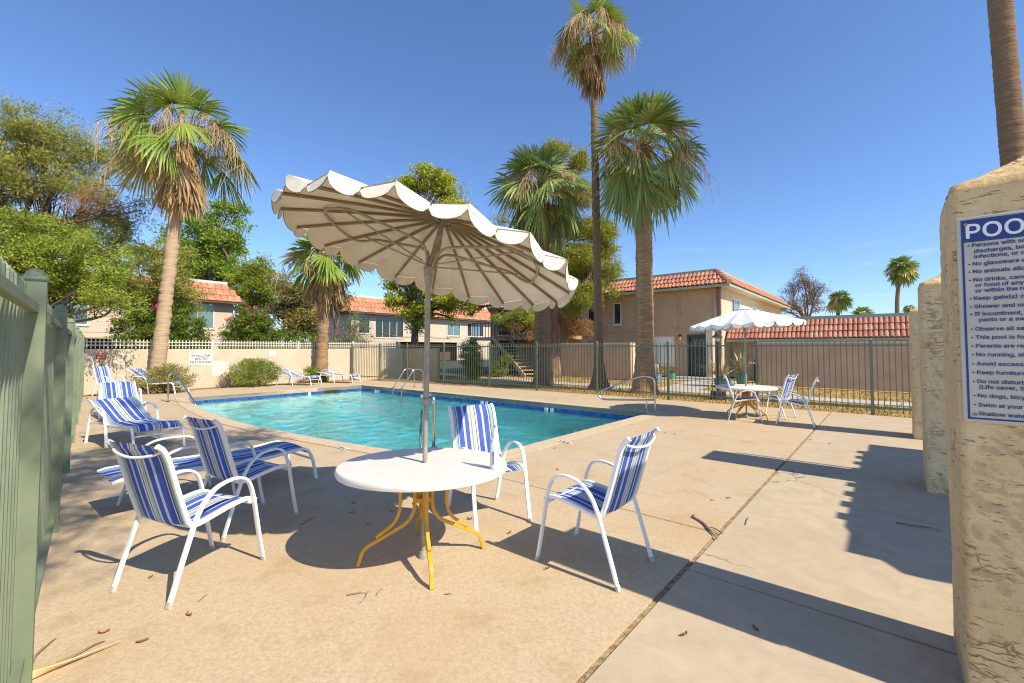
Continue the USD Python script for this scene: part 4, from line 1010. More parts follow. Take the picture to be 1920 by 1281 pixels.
def stalk(rg, R_, elev, drop):
    tt = np.linspace(0, 1, 12)
    p = np.stack([R_ * tt * math.cos(elev), 0 * tt, R_ * tt * math.sin(elev) - drop * R_ * tt ** 2.3], 1)
    ms = [tube(p, np.linspace(.016, .006, 12), 5)]
    for k in range(44):
        u = rg.uniform(.45, 1.0); i = u * 11; j = min(10, int(i)); q = p[j] + (p[j + 1] - p[j]) * (i - j)
        L = rg.uniform(.3, .95) * R_ / 2
        d = rg.normal(0, .35, 2)
        pts = np.array([q, q + [d[0] * L * .5, d[1] * L * .5, -L * .35], q + [d[0] * L * .75, d[1] * L * .75, -L]])
        ms.append(tube(pts, [.007, .006, .004], 3, cap=False))
    return cat(*ms)

def palm(name, label, base, top, r0, r1, flare, RC, nf, fm, skirt, skl, stalks, seed, bark, nseg=26, elev_lo=-50, group=None, lean=None, yellow=0, blade=.62, dense_top=1.0, rise=1.5):
    rg = np.random.default_rng(seed)
    base, top = np.array(base, float), np.array(top, float)
    t = thing(name, label, 'palm tree', base, 0, group)
    top = top - base
    top_ = top.copy(); tdir = np.array([top[0] * .3 / max(top[2], 1), 0, 1.0]); top = top + tdir * rise * .9
    ctrl = [np.zeros(3), top * .33 + (np.array([*lean, 0]) if lean is not None else 0), top * .66 + (np.array([*lean, 0]) * 1.2 if lean is not None else 0), top]
    pth = spline(ctrl, 66)
    zz = np.linspace(0, 1, len(pth)); H = top[2]
    rr = np.interp(zz, [0, 1], [r0, r1]) + flare * np.exp(-zz * H / .45)
    dense = np.linspace(0, len(pth) - 1, int(H * 16))
    P2 = np.stack([np.interp(dense, np.arange(len(pth)), pth[:, k]) for k in range(3)], 1)
    R2 = np.interp(dense, np.arange(len(pth)), rr) * (1 + rg.normal(0, .018, len(dense)))
    P2[0, 2] -= .12
    m = tube(P2, R2, 16)
    v = m[0]; v = v + (meshkit.noise(v * [4, 4, 9] + seed)[:, None] - .5) * .05 * np.array([1, 1, 0])
    part('trunk', (v, m[1]), bark, t, smooth=True)
    cz = top_ + tdir * rise
    ga = PI * (3 - math.sqrt(5))
    for i in range(nf):
        f = (i + .5) / nf
        el = R(84 - (84 - elev_lo) * f ** dense_top + rg.normal(0, 5)); az = i * ga + rg.normal(0, .2)
        Lp = RC * (1 - blade) * rg.uniform(.85, 1.15) * (.8 + .35 * f); Lb = RC * blade * rg.uniform(.88, 1.1) * (.8 if f < .08 else 1)
        pe, bl = frond(rg, Lp, Lb, el, .15 + .22 * f, nseg, R(rg.uniform(72, 98)) * (.55 if f < .08 else 1), .10 + .30 * f * rg.uniform(.4, 1.4), fold=.15 + .2 * f, roll=rg.normal(0, .6), nod=R(rg.uniform(0, 26)), ragged=.2)
        off = np.array([.10 * math.cos(az), .10 * math.sin(az), -.28 * RC * f * .5])
        mm = FROND_Y if (yellow and rg.random() < yellow and f > .55) else fm
        fr_ = part('frond', move(rotz(bl, az), cz + off), mm, t)
        part('petiole', move(rotz(pe, az), cz + off), PETIOLE, fr_)
    for i in range(skirt):
        az = i * ga * 1.7 + rg.normal(0, .3)
        el = R(rg.uniform(-87, -60))
        L = skl * rg.uniform(.75, 1.15)
        pe, bl = frond(rg, L * .38, L * .62, el, .2, 12, R(rg.uniform(18, 38)), .25, wid=1.1, fold=.2, ragged=.3)
        off = np.array([(r1 * .8) * math.cos(az), (r1 * .8) * math.sin(az), skl * .62 + rg.uniform(0, .6) * rise])
        part('dry_frond', cat(move(rotz(bl, az), top_ + off), move(rotz(pe, az), top_ + off)), FROND_D, t)
    for i in range(stalks):
        az = 2 * PI * i / max(1, stalks) + rg.normal(0, .4) + 3.3
        m = stalk(rg, RC * rg.uniform(.95, 1.2), R(rg.uniform(25, 48)), rg.uniform(.75, 1.2))
        part('flower_stalk', move(rotz(m, az), cz), STALK, t)
    return t

PG = None
palm('fan_palm', 'fan palm with smooth pale trunk and thick brown dead skirt at left wall', (-12.45, 15.5, -.05), (-11.72, 15.5, 7.05), .22, .19, .07, 2.45, 25, FROND_A, 84, 1.75, 17, 21, BARKPL, nseg=36, elev_lo=-8, yellow=.15, rise=2.15, blade=.5)
palm('fan_palm', 'short fan palm with orange brown trunk beside the low lounger', (-8.62, 20.05, -.05), (-8.5, 20.05, 4.2), .25, .22, .10, 2.0, 24, FROND_A, 90, 1.75, 4, 22, BARKP, nseg=26, elev_lo=5, yellow=.1, blade=.56)
palm('fan_palm', 'dense fan palm with dark trunk beside the pine, right of big parasol', (1.32, 18.95, -.08), (1.30, 18.95, 6.7), .36, .30, .14, 2.25, 40, FROND_B, 6, 1.2, 12, 23, BARKD, nseg=28, elev_lo=-60, rise=2.1, blade=.55)
palm('fan_palm', 'tallest thin fan palm with blackish lower trunk and hanging dry stalks', (3.33, 16.9, -.08), (3.17, 16.9, 11.9), .17, .125, .32, 1.7, 21, FROND_A, 44, 1.3, 30, 24, BARKD, nseg=26, elev_lo=-12, yellow=.2, rise=2.0, blade=.55)
palm('fan_palm', 'stout fan palm with full drooping crown before the tile roofed house', (4.68, 15.64, -.08), (4.71, 15.64, 6.9), .33, .25, .22, 2.2, 42, FROND_B, 6, 1.2, 14, 25, BARKP, nseg=30, elev_lo=-60, rise=2.0, blade=.55)
palm('fan_palm', 'palm trunk leaning past the top of the nearest stucco pillar', (11.75, 10.0, -.08), (11.15, 10.0, 13.6), .225, .20, .1, 2.1, 34, FROND_B, 20, 1.5, 4, 26, BARKD, nseg=20)
palm('far_palm', 'distant tall thin palm over the long tile roof at right', (48.2, 55, -.08), (48.6, 55, 10.9), .26, .20, .1, 1.95, 36, FROND_A, 24, 1.5, 3, 27, BARKD, nseg=14, lean=(-.35, 0), yellow=.3, rise=.9)
palm('far_palm', 'distant leaning palm with ball shaped skirt by the leafless tree', (43.3, 60, -.08), (44.6, 60, 7.4), .25, .2, .1, 1.7, 30, FROND_A, 26, 1.6, 3, 28, BARKD, nseg=14, yellow=.4, elev_lo=-25, rise=.9)
palm('far_palm', 'small palm crown just peeping over the long garage roof', (43.8, 55, -.08), (43.6, 55, 4.8), .25, .2, .1, 1.5, 26, FROND_A, 6, 1.0, 0, 29, BARKD, nseg=14, elev_lo=-20, rise=.9)
palm('far_palm', 'tiny remote palm top beside the thin tall palm', (81.0, 90, -.08), (81.0, 90, 8.8), .25, .2, .1, 1.2, 20, FROND_A, 4, .8, 0, 30, BARKD, nseg=10, elev_lo=-15, rise=.9)


# ================================================================ TREES AND BUSHES
LM = {
    'mesquite': leafmat('leaf_olive_yellow', [(0.075, 0.085, 0.018), (0.125, 0.14, 0.026), (0.18, 0.185, 0.036), (0.235, 0.225, 0.06)], .35, (.26, .28, .06), gain=(2.0, 1.95, 1.6)),
    'green': leafmat('leaf_mid_green', [(0.055, 0.075, 0.013), (0.10, 0.125, 0.018), (0.15, 0.175, 0.025), (0.20, 0.205, 0.038)], .35, (.22, .32, .04), gain=(1.95, 2.05, 1.3)),
    'bright': leafmat('leaf_bright_green', [(0.075, 0.12, 0.015), (0.12, 0.18, 0.02), (0.175, 0.235, 0.03), (0.23, 0.27, 0.04)], .4, (.32, .42, .04), gain=(1.55, 1.55, 1.2)),
    'lime': leafmat('leaf_lime', [(0.13, 0.17, 0.015), (0.21, 0.245, 0.02), (0.27, 0.29, 0.03)], .45, (.45, .5, .04), gain=(1.24, 1.18, 1.12)),
    'autumn': leafmat('leaf_yellow_ochre', [(0.11, 0.15, 0.012), (0.18, 0.225, 0.015), (0.26, 0.265, 0.025), (0.27, 0.20, 0.03), (0.18, 0.235, 0.016)], .42, (.42, .42, .04), gain=(1.6, 1.75, 1.2)),
    'dark': leafmat('leaf_dark_green', [(0.03, 0.045, 0.012), (0.055, 0.075, 0.018), (0.095, 0.11, 0.025), (0.14, 0.14, 0.035)], .3, (.18, .22, .04), gain=(1.61, 1.49, 1.24)),
    'glossy': leafmat('leaf_glossy_green', [(0.03, 0.055, 0.008), (0.06, 0.095, 0.012), (0.10, 0.145, 0.016), (0.15, 0.185, 0.028)], .28, (.18, .3, .04), .35, gain=(1.61, 1.49, 1.18)),
    'hedge': leafmat('leaf_hedge_green', [(0.06, 0.10, 0.012), (0.11, 0.165, 0.018), (0.165, 0.22, 0.025), (0.24, 0.26, 0.06)], .32, (.3, .4, .03), .45, gain=(1.36, 1.24, 0.99)),
    'dry': leafmat('leaf_olive_brown', [(0.10, 0.085, 0.028), (0.155, 0.135, 0.04), (0.21, 0.17, 0.055), (0.12, 0.13, 0.03)], .3, (.3, .25, .06), gain=(1.6, 1.6, 1.2)),
    'dead': leafmat('leaf_dead_brown', [(0.22, 0.12, 0.05), (0.32, 0.18, 0.075), (0.40, 0.25, 0.11)], .25, (.4, .22, .08), .8),
    'needle': leafmat('pine_needle', [(0.05, 0.07, 0.015), (0.10, 0.125, 0.02), (0.17, 0.185, 0.03), (0.21, 0.19, 0.05)], .25, (.26, .27, .04), gain=(2.5, 2.35, 1.8)),
    'greydead': leafmat('leaf_grey_brown', [(0.13, 0.10, 0.085), (0.20, 0.155, 0.13), (0.26, 0.21, 0.18)], .2, (.3, .22, .18), .8),
    'oleander': leafmat('leaf_grey_green', [(0.06, 0.08, 0.03), (0.10, 0.13, 0.05), (0.16, 0.18, 0.08), (0.24, 0.24, 0.12)], .3, (.24, .3, .08), gain=(1.49, 1.43, 1.30)),
    'agave': leafmat('leaf_pale_agave', [(0.30, 0.27, 0.12), (0.40, 0.33, 0.16), (0.34, 0.20, 0.12)], .2, (.4, .35, .1)),
}
PINK = leafmat('bougainvillea_bract', [(0.62, 0.03, 0.14), (0.72, 0.06, 0.22)], .35, (.8, .1, .3))

def leaf_cloud(rg, cen, size, aspect=.5, hang=0.0, flatness=0.0):
    n = len(cen)
    d = rg.normal(0, 1, (n, 3)); d[:, 2] = d[:, 2] * (1 - flatness) - hang
    d /= np.linalg.norm(d, axis=1, keepdims=True)
    e = np.cross(d, rg.normal(0, 1, (n, 3))); e /= np.maximum(np.linalg.norm(e, axis=1, keepdims=True), 1e-9)
    L = size * rg.uniform(.65, 1.25, (n, 1))
    nn = np.cross(d, e)
    a, b = cen - d * L * .5, cen + d * L * .5
    l, r = cen + e * L * aspect * .5 + nn * L * .08, cen - e * L * aspect * .5 + nn * L * .08
    v = np.stack([a, r, b, l], 1).reshape(-1, 3)
    k = np.arange(n)[:, None] * 4
    return v, np.vstack([k + [0, 1, 2], k + [0, 2, 3]])

def lobe_points(rg, lobes, n, nclump, cs, shell=.35):
    """leaf centres gathered in clumps inside ellipsoid lobes (cx, cy, cz, rx, rz)"""
    lobes = np.asarray(lobes, float)
    wt = lobes[:, 3] ** 2 * lobes[:, 4]; wt /= wt.sum()
    P, C = [], []
    for lb, w in zip(lobes, wt):
        k = max(4, int(nclump * w))
        d = rg.normal(0, 1, (k, 3)); d /= np.linalg.norm(d, axis=1, keepdims=True)
        rr = (shell + (1 - shell) * rg.random((k, 1)) ** .7)
        c = lb[:3] + d * rr * np.array([lb[3], lb[3], lb[4]])
        m = max(4, int(n * w / k))
        sc = cs * rg.uniform(.55, 1.35, (k, 1, 1))
        P.append((c[:, None] + np.clip(rg.normal(0, 1, (k, m, 3)), -1.9, 1.9) * sc * np.array([1, 1, .7])).reshape(-1, 3)); C.append(c)
    return np.vstack(P), C

def tree(name, label, cat_, base, trunk_h, r, lobes, lm, n, leaf, nclump, cs, seed, bark=None, aspect=.5, hang=0.0, shell=.3, lean=(0, 0), group=None, twigs=0, extra=None, limb_r=.42, cluster_branch=1):
    rg = np.random.default_rng(seed)
    t = thing(name, label, cat_, base, 0, group)
    bark = bark or BARKT
    lobes = np.asarray(lobes, float)
    fork = np.array([lean[0], lean[1], trunk_h])
    if trunk_h > 0:
        p = spline([(0, 0, -.12), fork * .5 + rg.normal(0, .04, 3) * [1, 1, 0] * trunk_h, fork], 14)
        zz = np.linspace(0, 1, len(p))
        m = tube(p, r * (1 - .35 * zz) + r * .5 * np.exp(-zz * trunk_h / .3), 12)
        part('trunk', (m[0] + (meshkit.noise(m[0] * 5 + seed)[:, None] - .5) * r * .25, m[1]), bark, t, smooth=True)
    pts, C = lobe_points(rg, lobes, n, nclump, cs, shell)
    part('crown', leaf_cloud(rg, pts, leaf, aspect, hang), LM[lm], t)
    if r > 0:
        tw = []
        for lb, cc in zip(lobes, C):
            mid = (fork + lb[:3]) / 2 + np.array([*rg.normal(0, .12, 2), rg.uniform(-.12, .05)]) * np.linalg.norm(lb[:3] - fork)
            lp = spline([fork - [0, 0, .15 * max(trunk_h, .3)], mid, lb[:3]], 12)
            rl = r * limb_r * (.6 + .4 * lb[3] / lobes[:, 3].max())
            part('limb', tube(lp, np.linspace(rl * 1.2, rl * .35, len(lp)), 7), bark, t, smooth=True)
            for c in cc[::cluster_branch]:
                i = rg.integers(len(lp) // 3, len(lp))
                tw.append(tube(spline([lp[i], (lp[i] + c) / 2 + rg.normal(0, .06, 3) * np.linalg.norm(c - lp[i]), c], 6), np.linspace(rl * .32, rl * .07, 7), 4, cap=False))
        if tw: part('branches', cat(*tw), bark, t, smooth=True)
    if twigs:
        ms = []
        cl = np.vstack(C)
        for k in range(twigs):
            c = cl[rg.integers(len(cl))]; d = rg.normal(0, 1, 3); d[2] = -abs(d[2]) * .5; d *= rg.uniform(.4, 1.1) * cs * 2
            ms.append(tube(spline([c, c + d * .5 + rg.normal(0, .05, 3), c + d + [0, 0, -.12]], 5), [.012, .010, .007, .006, .004, .003], 3, cap=False) if False else tube(np.array([c, c + d * .5 + rg.normal(0, .05, 3), c + d + [0, 0, -.12]]), [.012, .008, .004], 3, cap=False))
        part('bare_twigs', cat(*ms), TWIG, t, kind='stuff')
    if extra:
        for nm, lb, m2, nn, lf, ck, c2 in extra:
            pp, _ = lobe_points(rg, lb, nn, ck, c2, .2)
            part(nm, leaf_cloud(rg, pp, lf, aspect, hang), m2, t)
    return t

def L(Y, rows, dys=None, base=(0, 0)):
    """crown lobes from their bearing and height as seen over the yard, at the tree's own distance Y"""
    out = []
    for k, (px, py, rp) in enumerate(rows):
        dy = (dys[k] if dys else ((k * 37) % 11 - 5) / 5 * .8)
        y = Y + dy
        out.append(((px - 960) / 830 * y - base[0], dy, 1.5 + (653 - py) / 830 * y, rp / 830 * y, rp / 830 * y * .82))
    return out

b = (-19.3, 17.0)
tree('mesquite_tree', 'large airy olive green tree at far left, its dead brown twigs showing', 'tree', (*b, -.07), 4.6, .24,
     L(17, [(-20, 250, 75), (60, 235, 62), (130, 270, 55), (55, 320, 60), (150, 350, 50), (200, 310, 35), (-60, 340, 80), (235, 410, 38), (180, 430, 45), (110, 440, 55), (30, 420, 60), (215, 465, 40), (258, 388, 26)], None, b),
     'mesquite', 62000, .11, 330, .24, 41, aspect=.34, twigs=420, lean=(.6, 0), shell=.45,
     extra=[('dry_leaves', L(17, [(165, 375, 38), (205, 395, 26), (150, 400, 30)], None, b), LM['dead'], 3200, .10, 40, .2)])
b = (-16.0, 14.4)
tree('overhanging_tree', 'bushy green tree leaning over the far end of the left fence', 'tree', (*b, -.07), 2.6, .16,
     L(14.4, [(20, 480, 62), (90, 490, 60), (150, 520, 58), (200, 545, 42), (60, 545, 55), (130, 560, 40), (215, 500, 42), (0, 420, 55), (70, 430, 42), (235, 560, 26), (-50, 500, 80), (165, 455, 34)], None, b),
     'green', 50000, .10, 330, .19, 42, aspect=.42, twigs=200, shell=.45)
b = (-20.0, 25.0)
tree('olive_tree', 'grey green feathery tree behind the left palm before the apartment window', 'tree', (*b, -.07), 3.2, .18,
     L(25, [(320, 520, 46), (290, 480, 40), (345, 560, 34), (250, 520, 40), (270, 560, 40), (330, 470, 26), (225, 560, 30), (300, 590, 36), (250, 470, 26)], None, b),
     'mesquite', 28000, .14, 220, .25, 43, aspect=.36, twigs=120, shell=.25)
b = (-30.2, 46.0)
tree('shade_tree', 'tall bright green tree rising behind the left apartment roof', 'tree', (*b, -.07), 6.5, .4,
     L(46, [(370, 420, 34), (420, 400, 30), (395, 450, 42), (350, 470, 36), (430, 460, 30), (400, 500, 44), (340, 390, 26), (435, 390, 20), (360, 510, 40), (440, 510, 34), (320, 440, 24), (445, 425, 16)], None, b),
     'bright', 26000, .30, 230, .46, 44, shell=.3)
b = (-24.5, 43.0)
tree('lime_tree', 'yellow green rounded tree right of the left apartment roof', 'tree', (*b, -.07), 3.5, .3,
     L(43, [(478, 500, 28), (495, 515, 22), (455, 535, 28), (485, 545, 32), (465, 570, 30), (500, 565, 24)], None, b), 'lime', 12000, .24, 120, .36, 45, shell=.3)
b = (-18.3, 36.0)
tree('broad_tree', 'dark olive rounded tree between the two far apartments', 'tree', (*b, -.07), 2.6, .26,
     L(36, [(545, 545, 34), (575, 560, 30), (530, 580, 32), (560, 595, 34), (590, 590, 24), (525, 525, 22), (550, 620, 26), (580, 620, 20)], None, b), 'dry', 17000, .19, 190, .28, 46, shell=.25)
b = (-17.5, 44.0)
tree('far_grey_tree', 'hazy grey green tree far behind the short palm', 'tree', (*b, -.07), 4, .25, L(44, [(620, 540, 20), (635, 525, 16), (630, 560, 20)], None, b), 'oleander', 5000, .22, 60, .35, 47)
b = (-6.7, 30.5)
tree('autumn_tree', 'tall yellowing tree standing behind the large parasol', 'tree', (*b, -.07), 4.4, .30,
     L(30.5, [(800, 330, 34), (770, 350, 32), (835, 350, 34), (850, 390, 30), (785, 400, 40), (740, 345, 16), (820, 430, 45), (770, 460, 40), (870, 380, 14), (745, 560, 26), (775, 580, 34), (815, 560, 30), (850, 560, 30), (750, 525, 26), (800, 520, 36), (880, 570, 26), (780, 610, 18), (735, 530, 16), (852, 600, 12), (905, 560, 16), (800, 600, 16), (845, 575, 18)], None, b),
     'autumn', 46000, .18, 460, .26, 48, shell=.3, hang=.4)
b = (2.25, 24.0)
tree('pine_tree', 'tall shaggy pine behind the palms with dead brown lower branches', 'tree', (*b, -.07), 8.0, .36,
     L(24, [(1045, 275, 24), (1085, 300, 24), (1025, 320, 24), (1095, 360, 28), (1120, 430, 34), (1135, 470, 26), (1090, 480, 34), (1120, 520, 30), (1070, 420, 30), (1145, 505, 20), (1060, 510, 36), (1100, 550, 30), (1030, 470, 26), (940, 410, 12), (985, 585, 22), (960, 600, 20), (1010, 560, 28), (1150, 545, 12), (1000, 600, 16), (930, 590, 10), (1075, 575, 20)], None, b),
     'needle', 95000, .20, 760, .23, 49, bark=BARKPINE, aspect=.12, shell=.2, limb_r=.3, twigs=150,
     extra=[('dead_foliage', L(24, [(1085, 605, 16), (1100, 620, 12), (1070, 615, 14), (975, 610, 12), (992, 625, 9), (1110, 610, 9), (1065, 590, 12)], None, b), LM['dead'], 5200, .17, 70, .16)])
b = (33.5, 50.0)
tree('withered_tree', 'leafless looking grey brown tree on the skyline right of the house', 'tree', (*b, -.07), 5.2, .26,
     L(50, [(1510, 525, 20), (1490, 540, 20), (1530, 535, 18), (1480, 565, 18), (1545, 545, 12), (1520, 560, 20), (1465, 578, 14), (1505, 510, 12), (1540, 575, 14), (1495, 580, 18), (1455, 570, 10)], None, b),
     'greydead', 6500, .17, 190, .30, 50, aspect=.35, twigs=500, shell=.3)
b = (10.0, 62.0)
tree('far_brown_tree', 'thin brownish tree far behind, between middle apartments and stairs', 'tree', (-2.5, 62, -.07), 5, .25, L(62, [(905, 560, 14), (925, 575, 14), (885, 575, 12), (915, 590, 12)], None, (-2.5, 62)), 'dry', 3500, .28, 60, .4, 51, twigs=100)
# the lacy tree behind the viewer whose broken shade lies on the deck and the fence at left
tree('lacy_tree', 'lacy tree behind the viewer shading the left of the deck', 'tree', (2.1, -3.4, -.07), 6.5, .07,
     [(-.2, 3.0, 9.0, 1.0, .7), (.2, 3.9, 9.4, 1.0, .7), (-1.1, 2.2, 8.6, 1.0, .6), (1.0, 4.7, 9.6, .8, .5), (-.4, 4.9, 10.4, .7, .5), (-1.6, 3.2, 9.4, .6, .5), (.9, 3.0, 9.8, .6, .4), (1.5, .7, 9.0, .6, .35), (1.0, 1.5, 9.0, .6, .4), (.4, 2.2, 9.1, .6, .4)], 'mesquite', 9000, .13, 170, .22, 52, aspect=.4, shell=.2, lean=(-.3, 1.2), limb_r=.12, cluster_branch=4)

def bush(name, label, cat_, base, rows, lm, n, leaf, nclump, cs, seed, aspect=.55, stems=7, flowers=None, shell=.55, twigs=0):
    rg = np.random.default_rng(seed)
    t = thing(name, label, cat_, base, 0)
    pts, C = lobe_points(rg, rows, n, nclump, cs, shell)
    pts[:, 2] = np.maximum(pts[:, 2], .02)
    part('foliage', leaf_cloud(rg, pts, leaf, aspect), LM[lm], t)
    ms = []
    cl = np.vstack(C)
    for k in range(stems * 6):
        c = cl[rg.integers(len(cl))]
        s0 = np.array([c[0] * .25, c[1] * .25, -.05])
        ms.append(tube(spline([s0, (s0 + c) / 2 + rg.normal(0, .05, 3), c], 6), np.linspace(.016, .004, 7), 4, cap=False))
    part('stems', cat(*ms), TWIG, t)
    if flowers:
        rr, nf, fs = flowers
        pp, _ = lobe_points(rg, rr, nf, max(4, nf // 14), .09, .8)
        part('blossoms', leaf_cloud(rg, pp, fs, .8), PINK, t)
    return t

bush('round_bush', 'olive brown rounded bush at the foot of the left palm', 'bush', (-11.75, 15.0, -.03), [(-.35, 0, .50, .60, .42), (.30, .05, .52, .62, .44), (0, .1, .66, .5, .36), (-.05, -.1, .36, .8, .32), (.62, 0, .48, .36, .3)], 'dry', 9000, .05, 260, .09, 61)
bush('round_bush', 'dense bright green rounded bush beneath the white notice', 'bush', (-10.1, 17.5, -.03), [(-.40, 0, .62, .55, .48), (.35, 0, .62, .58, .46), (0, .05, .80, .50, .36), (0, -.1, .38, .75, .36), (.62, 0, .72, .34, .28)], 'hedge', 10500, .055, 280, .09, 62)
bush('small_bush', 'small green bush half hidden behind the low lounger', 'bush', (-8.75, 19.45, -.03), [(0, 0, .38, .36, .34), (.25, 0, .30, .30, .26), (-.15, 0, .52, .22, .2)], 'hedge', 2400, .055, 90, .08, 63)
bush('dead_shrub', 'small dead brown shrub beside the bright green bush', 'shrub', (-11.05, 17.15, -.03), [(0, 0, .30, .26, .28), (.1, 0, .42, .18, .16)], 'greydead', 900, .045, 60, .07, 64, stems=10)
bush('bougainvillea', 'dark green bougainvillea behind the wall and left palm with few pink blooms', 'bougainvillea', (-19.2, 24.2, -.07), [(-1.3, 0, 2.6, 1.0, 1.2), (0, 0, 2.6, 1.2, 1.5), (1.1, 0, 2.2, 1.2, 1.5), (.4, .2, 3.4, .9, .8), (-1.9, 0, 3.3, .5, .7), (1.6, 0, 1.3, 1.0, 1.0), (-.6, -.2, 1.2, 1.5, 1.2), (.9, 0, 3.9, .4, .5)], 'glossy', 44000, .12, 460, .19, 65, flowers=([(.9, -.3, 3.7, .8, .6), (-1.8, -.3, 3.2, .6, .6), (.3, -.4, 3.9, .5, .4)], 150, .11))
bush('bougainvillea', 'rounded bougainvillea right of the apartment window with pink blooms on top', 'bougainvillea', (-15.9, 27.2, -.07), [(-.8, 0, 2.2, 1.1, 1.4), (.6, 0, 2.2, 1.2, 1.4), (0, 0, 3.1, 1.1, .8), (0, -.2, 1.2, 1.7, 1.2), (-.4, 0, 3.6, .5, .5), (1.2, 0, 1.5, .7, .9)], 'glossy', 42000, .12, 420, .18, 66, flowers=([(.1, -.4, 3.6, .9, .5), (-.7, -.5, 3.0, .5, .5)], 170, .12))
bush('oleander_shrub', 'loose grey green oleander shrub before the middle apartments', 'shrub', (-10.9, 30.0, -.07), [(0, 0, 3.3, .6, .9), (.6, 0, 2.4, .8, 1.1), (-.5, 0, 2.2, .9, 1.0), (.1, 0, 1.4, 1.3, 1.1), (.3, 0, 4.1, .35, .45), (.9, 0, 1.3, .7, .8)], 'oleander', 9000, .12, 170, .2, 67, aspect=.3, flowers=([(-.7, -.6, 2.6, .4, .3)], 40, .1))
bush('leafy_plant', 'bright leafy plant peeking over the wall right of the short palm', 'plant', (-13.3, 29.0, -.07), [(0, 0, 1.9, .7, .6), (.7, 0, 1.7, .6, .5), (-.8, 0, 2.2, .5, .7), (-.3, 0, 1.2, 1.0, .8)], 'glossy', 5200, .14, 110, .2, 68)
bush('ivy_bush', 'tall dark leafy bush overgrowing the corner by the stairs', 'bush', (-2.05, 22.6, -.07), [(0, 0, 1.3, .42, .75), (.15, 0, .85, .45, .7), (-.15, 0, 1.75, .36, .35), (.1, 0, .35, .38, .45), (-.3, 0, 1.2, .3, .6)], 'glossy', 11000, .075, 240, .11, 69)
bush('stair_plant', 'leafy green plant in the shade below the staircase', 'plant', (-.55, 24.2, -.07), [(0, 0, .6, .4, .5), (.2, 0, 1.0, .3, .3), (-.3, 0, .4, .3, .35)], 'hedge', 2600, .09, 80, .1, 70)


# ================================================================ HOUSES
def mansard(t, a, b, outn, z0, z1, over, inset, rows, pitch, mats, flat=False, trim=None, hip_a=True, hip_b=True, seed=0, tag_stuff=False, trim_h=.16):
    """a sloping tile skirt: eave from a to b (world xy), outn the outward direction"""
    rg = np.random.default_rng(seed)
    a, b, n = np.array([*a, 0.0]), np.array([*b, 0.0]), np.array([*outn, 0.0])
    Lh = np.linalg.norm(b - a); d = (b - a) / Lh
    e0 = a + n * over + ZD * z0
    sl = -n * (over + inset) + ZD * (z1 - z0); Ls = np.linalg.norm(sl); sl = sl / Ls
    up = np.cross(d, sl)
    if up[2] < 0: up = -up
    xa, xb = (-over if hip_a else 0), (Lh + over if hip_b else Lh)
    ia, ib = (over + inset if hip_a else 0), (over + inset if hip_b else 0)
    # underlay
    base = np.array([e0 + d * xa, e0 + d * xb, e0 + d * (xb - ib) + sl * Ls, e0 + d * (xa + ia) + sl * Ls]) - up * .012
    bot = base - ZD * .05
    v = np.vstack([base, bot])
    f = np.array([[0, 1, 2], [0, 2, 3], [4, 6, 5], [4, 7, 6], [0, 5, 1], [0, 4, 5], [1, 6, 2], [1, 5, 6], [2, 7, 3], [2, 6, 7], [3, 4, 0], [3, 7, 4]])
    rf = part('roof', (v, f), UNDER, t, w=True)
    k = 6
    rl = Ls / rows
    th = np.linspace(0, PI, k)
    tl = []
    for r_ in range(rows):
        xs0, xs1 = xa + ia * (r_ + .4) / rows, xb - ib * (r_ + .4) / rows
        m = max(1, int((xs1 - xs0) / pitch))
        off = (xs1 - xs0 - m * pitch) / 2
        for i in range(m):
            x = xs0 + off + (i + .5) * pitch
            s0, s1 = r_ * rl - .02, (r_ + 1) * rl + .035
            hgt = .012 if flat else pitch * .33
            hw = pitch * (.485 if flat else .50)
            lift0, lift1 = (.05 if flat else .045) + rg.uniform(-.006, .006), .008
            if flat:
                sec = np.array([[-hw, 0], [-hw, hgt], [-hw * .2, hgt + .02], [hw * .3, hgt + .004], [hw, hgt + .012], [hw, 0]])
            else:
                sec = np.stack([-hw * np.cos(th) * np.where(np.abs(np.cos(th)) > .9, 1, .97), hgt * np.sin(th)], 1)
            A_ = np.array([e0 + d * (x + q[0]) + sl * s0 + up * (q[1] + lift0) for q in sec]); B_ = np.array([e0 + d * (x + q[0] * .9) + sl * s1 + up * (q[1] * .9 + lift1) for q in sec])
            v, f = grid(np.stack([A_, B_]))
            c = len(v); A2 = A_ - up * (lift0 + .012)
            v = np.vstack([v, A2])
            f = np.vstack([f] + [np.array([[j, c + j, c + j + 1], [j, c + j + 1, j + 1]]) for j in range(len(sec) - 1)])
            tl.append(((v, f), mats[rg.integers(len(mats))]))
    if tag_stuff:
        for mm in mats:
            g = [q for q, w_ in tl if w_ is mm]
            if g: part('roof_tiles', cat(*g), mm, t, w=True, kind='stuff')
    else:
        for q, mm in tl:
            part('roof_tile', q, mm, t, w=True)
    if trim is not None:
        q0, q1 = e0 + d * (xa + ia) + sl * Ls, e0 + d * (xb - ib) + sl * Ls
        part('parapet_trim', beam(q0 + ZD * trim_h * .4, q1 + ZD * trim_h * .4, .12, trim_h), trim, t, w=True)
        part('eave_trim', beam(e0 + d * xa - ZD * .09 - n * .02, e0 + d * xb - ZD * .09 - n * .02, .05, .12), UNDER if flat else trim, t, w=True)
    return rf

def hip_caps(t, a, b, n, mats, size=.13, seed=0):
    rg = np.random.default_rng(seed)
    a, b = np.array(a, float), np.array(b, float)
    for i in range(n):
        p, q = a + (b - a) * i / n, a + (b - a) * (i + 1.12) / n
        m = tube([p + ZD * .03, q], [size, size * .8], 8)
        part('hip_tile', m, mats[rg.integers(len(mats))], t, w=True)

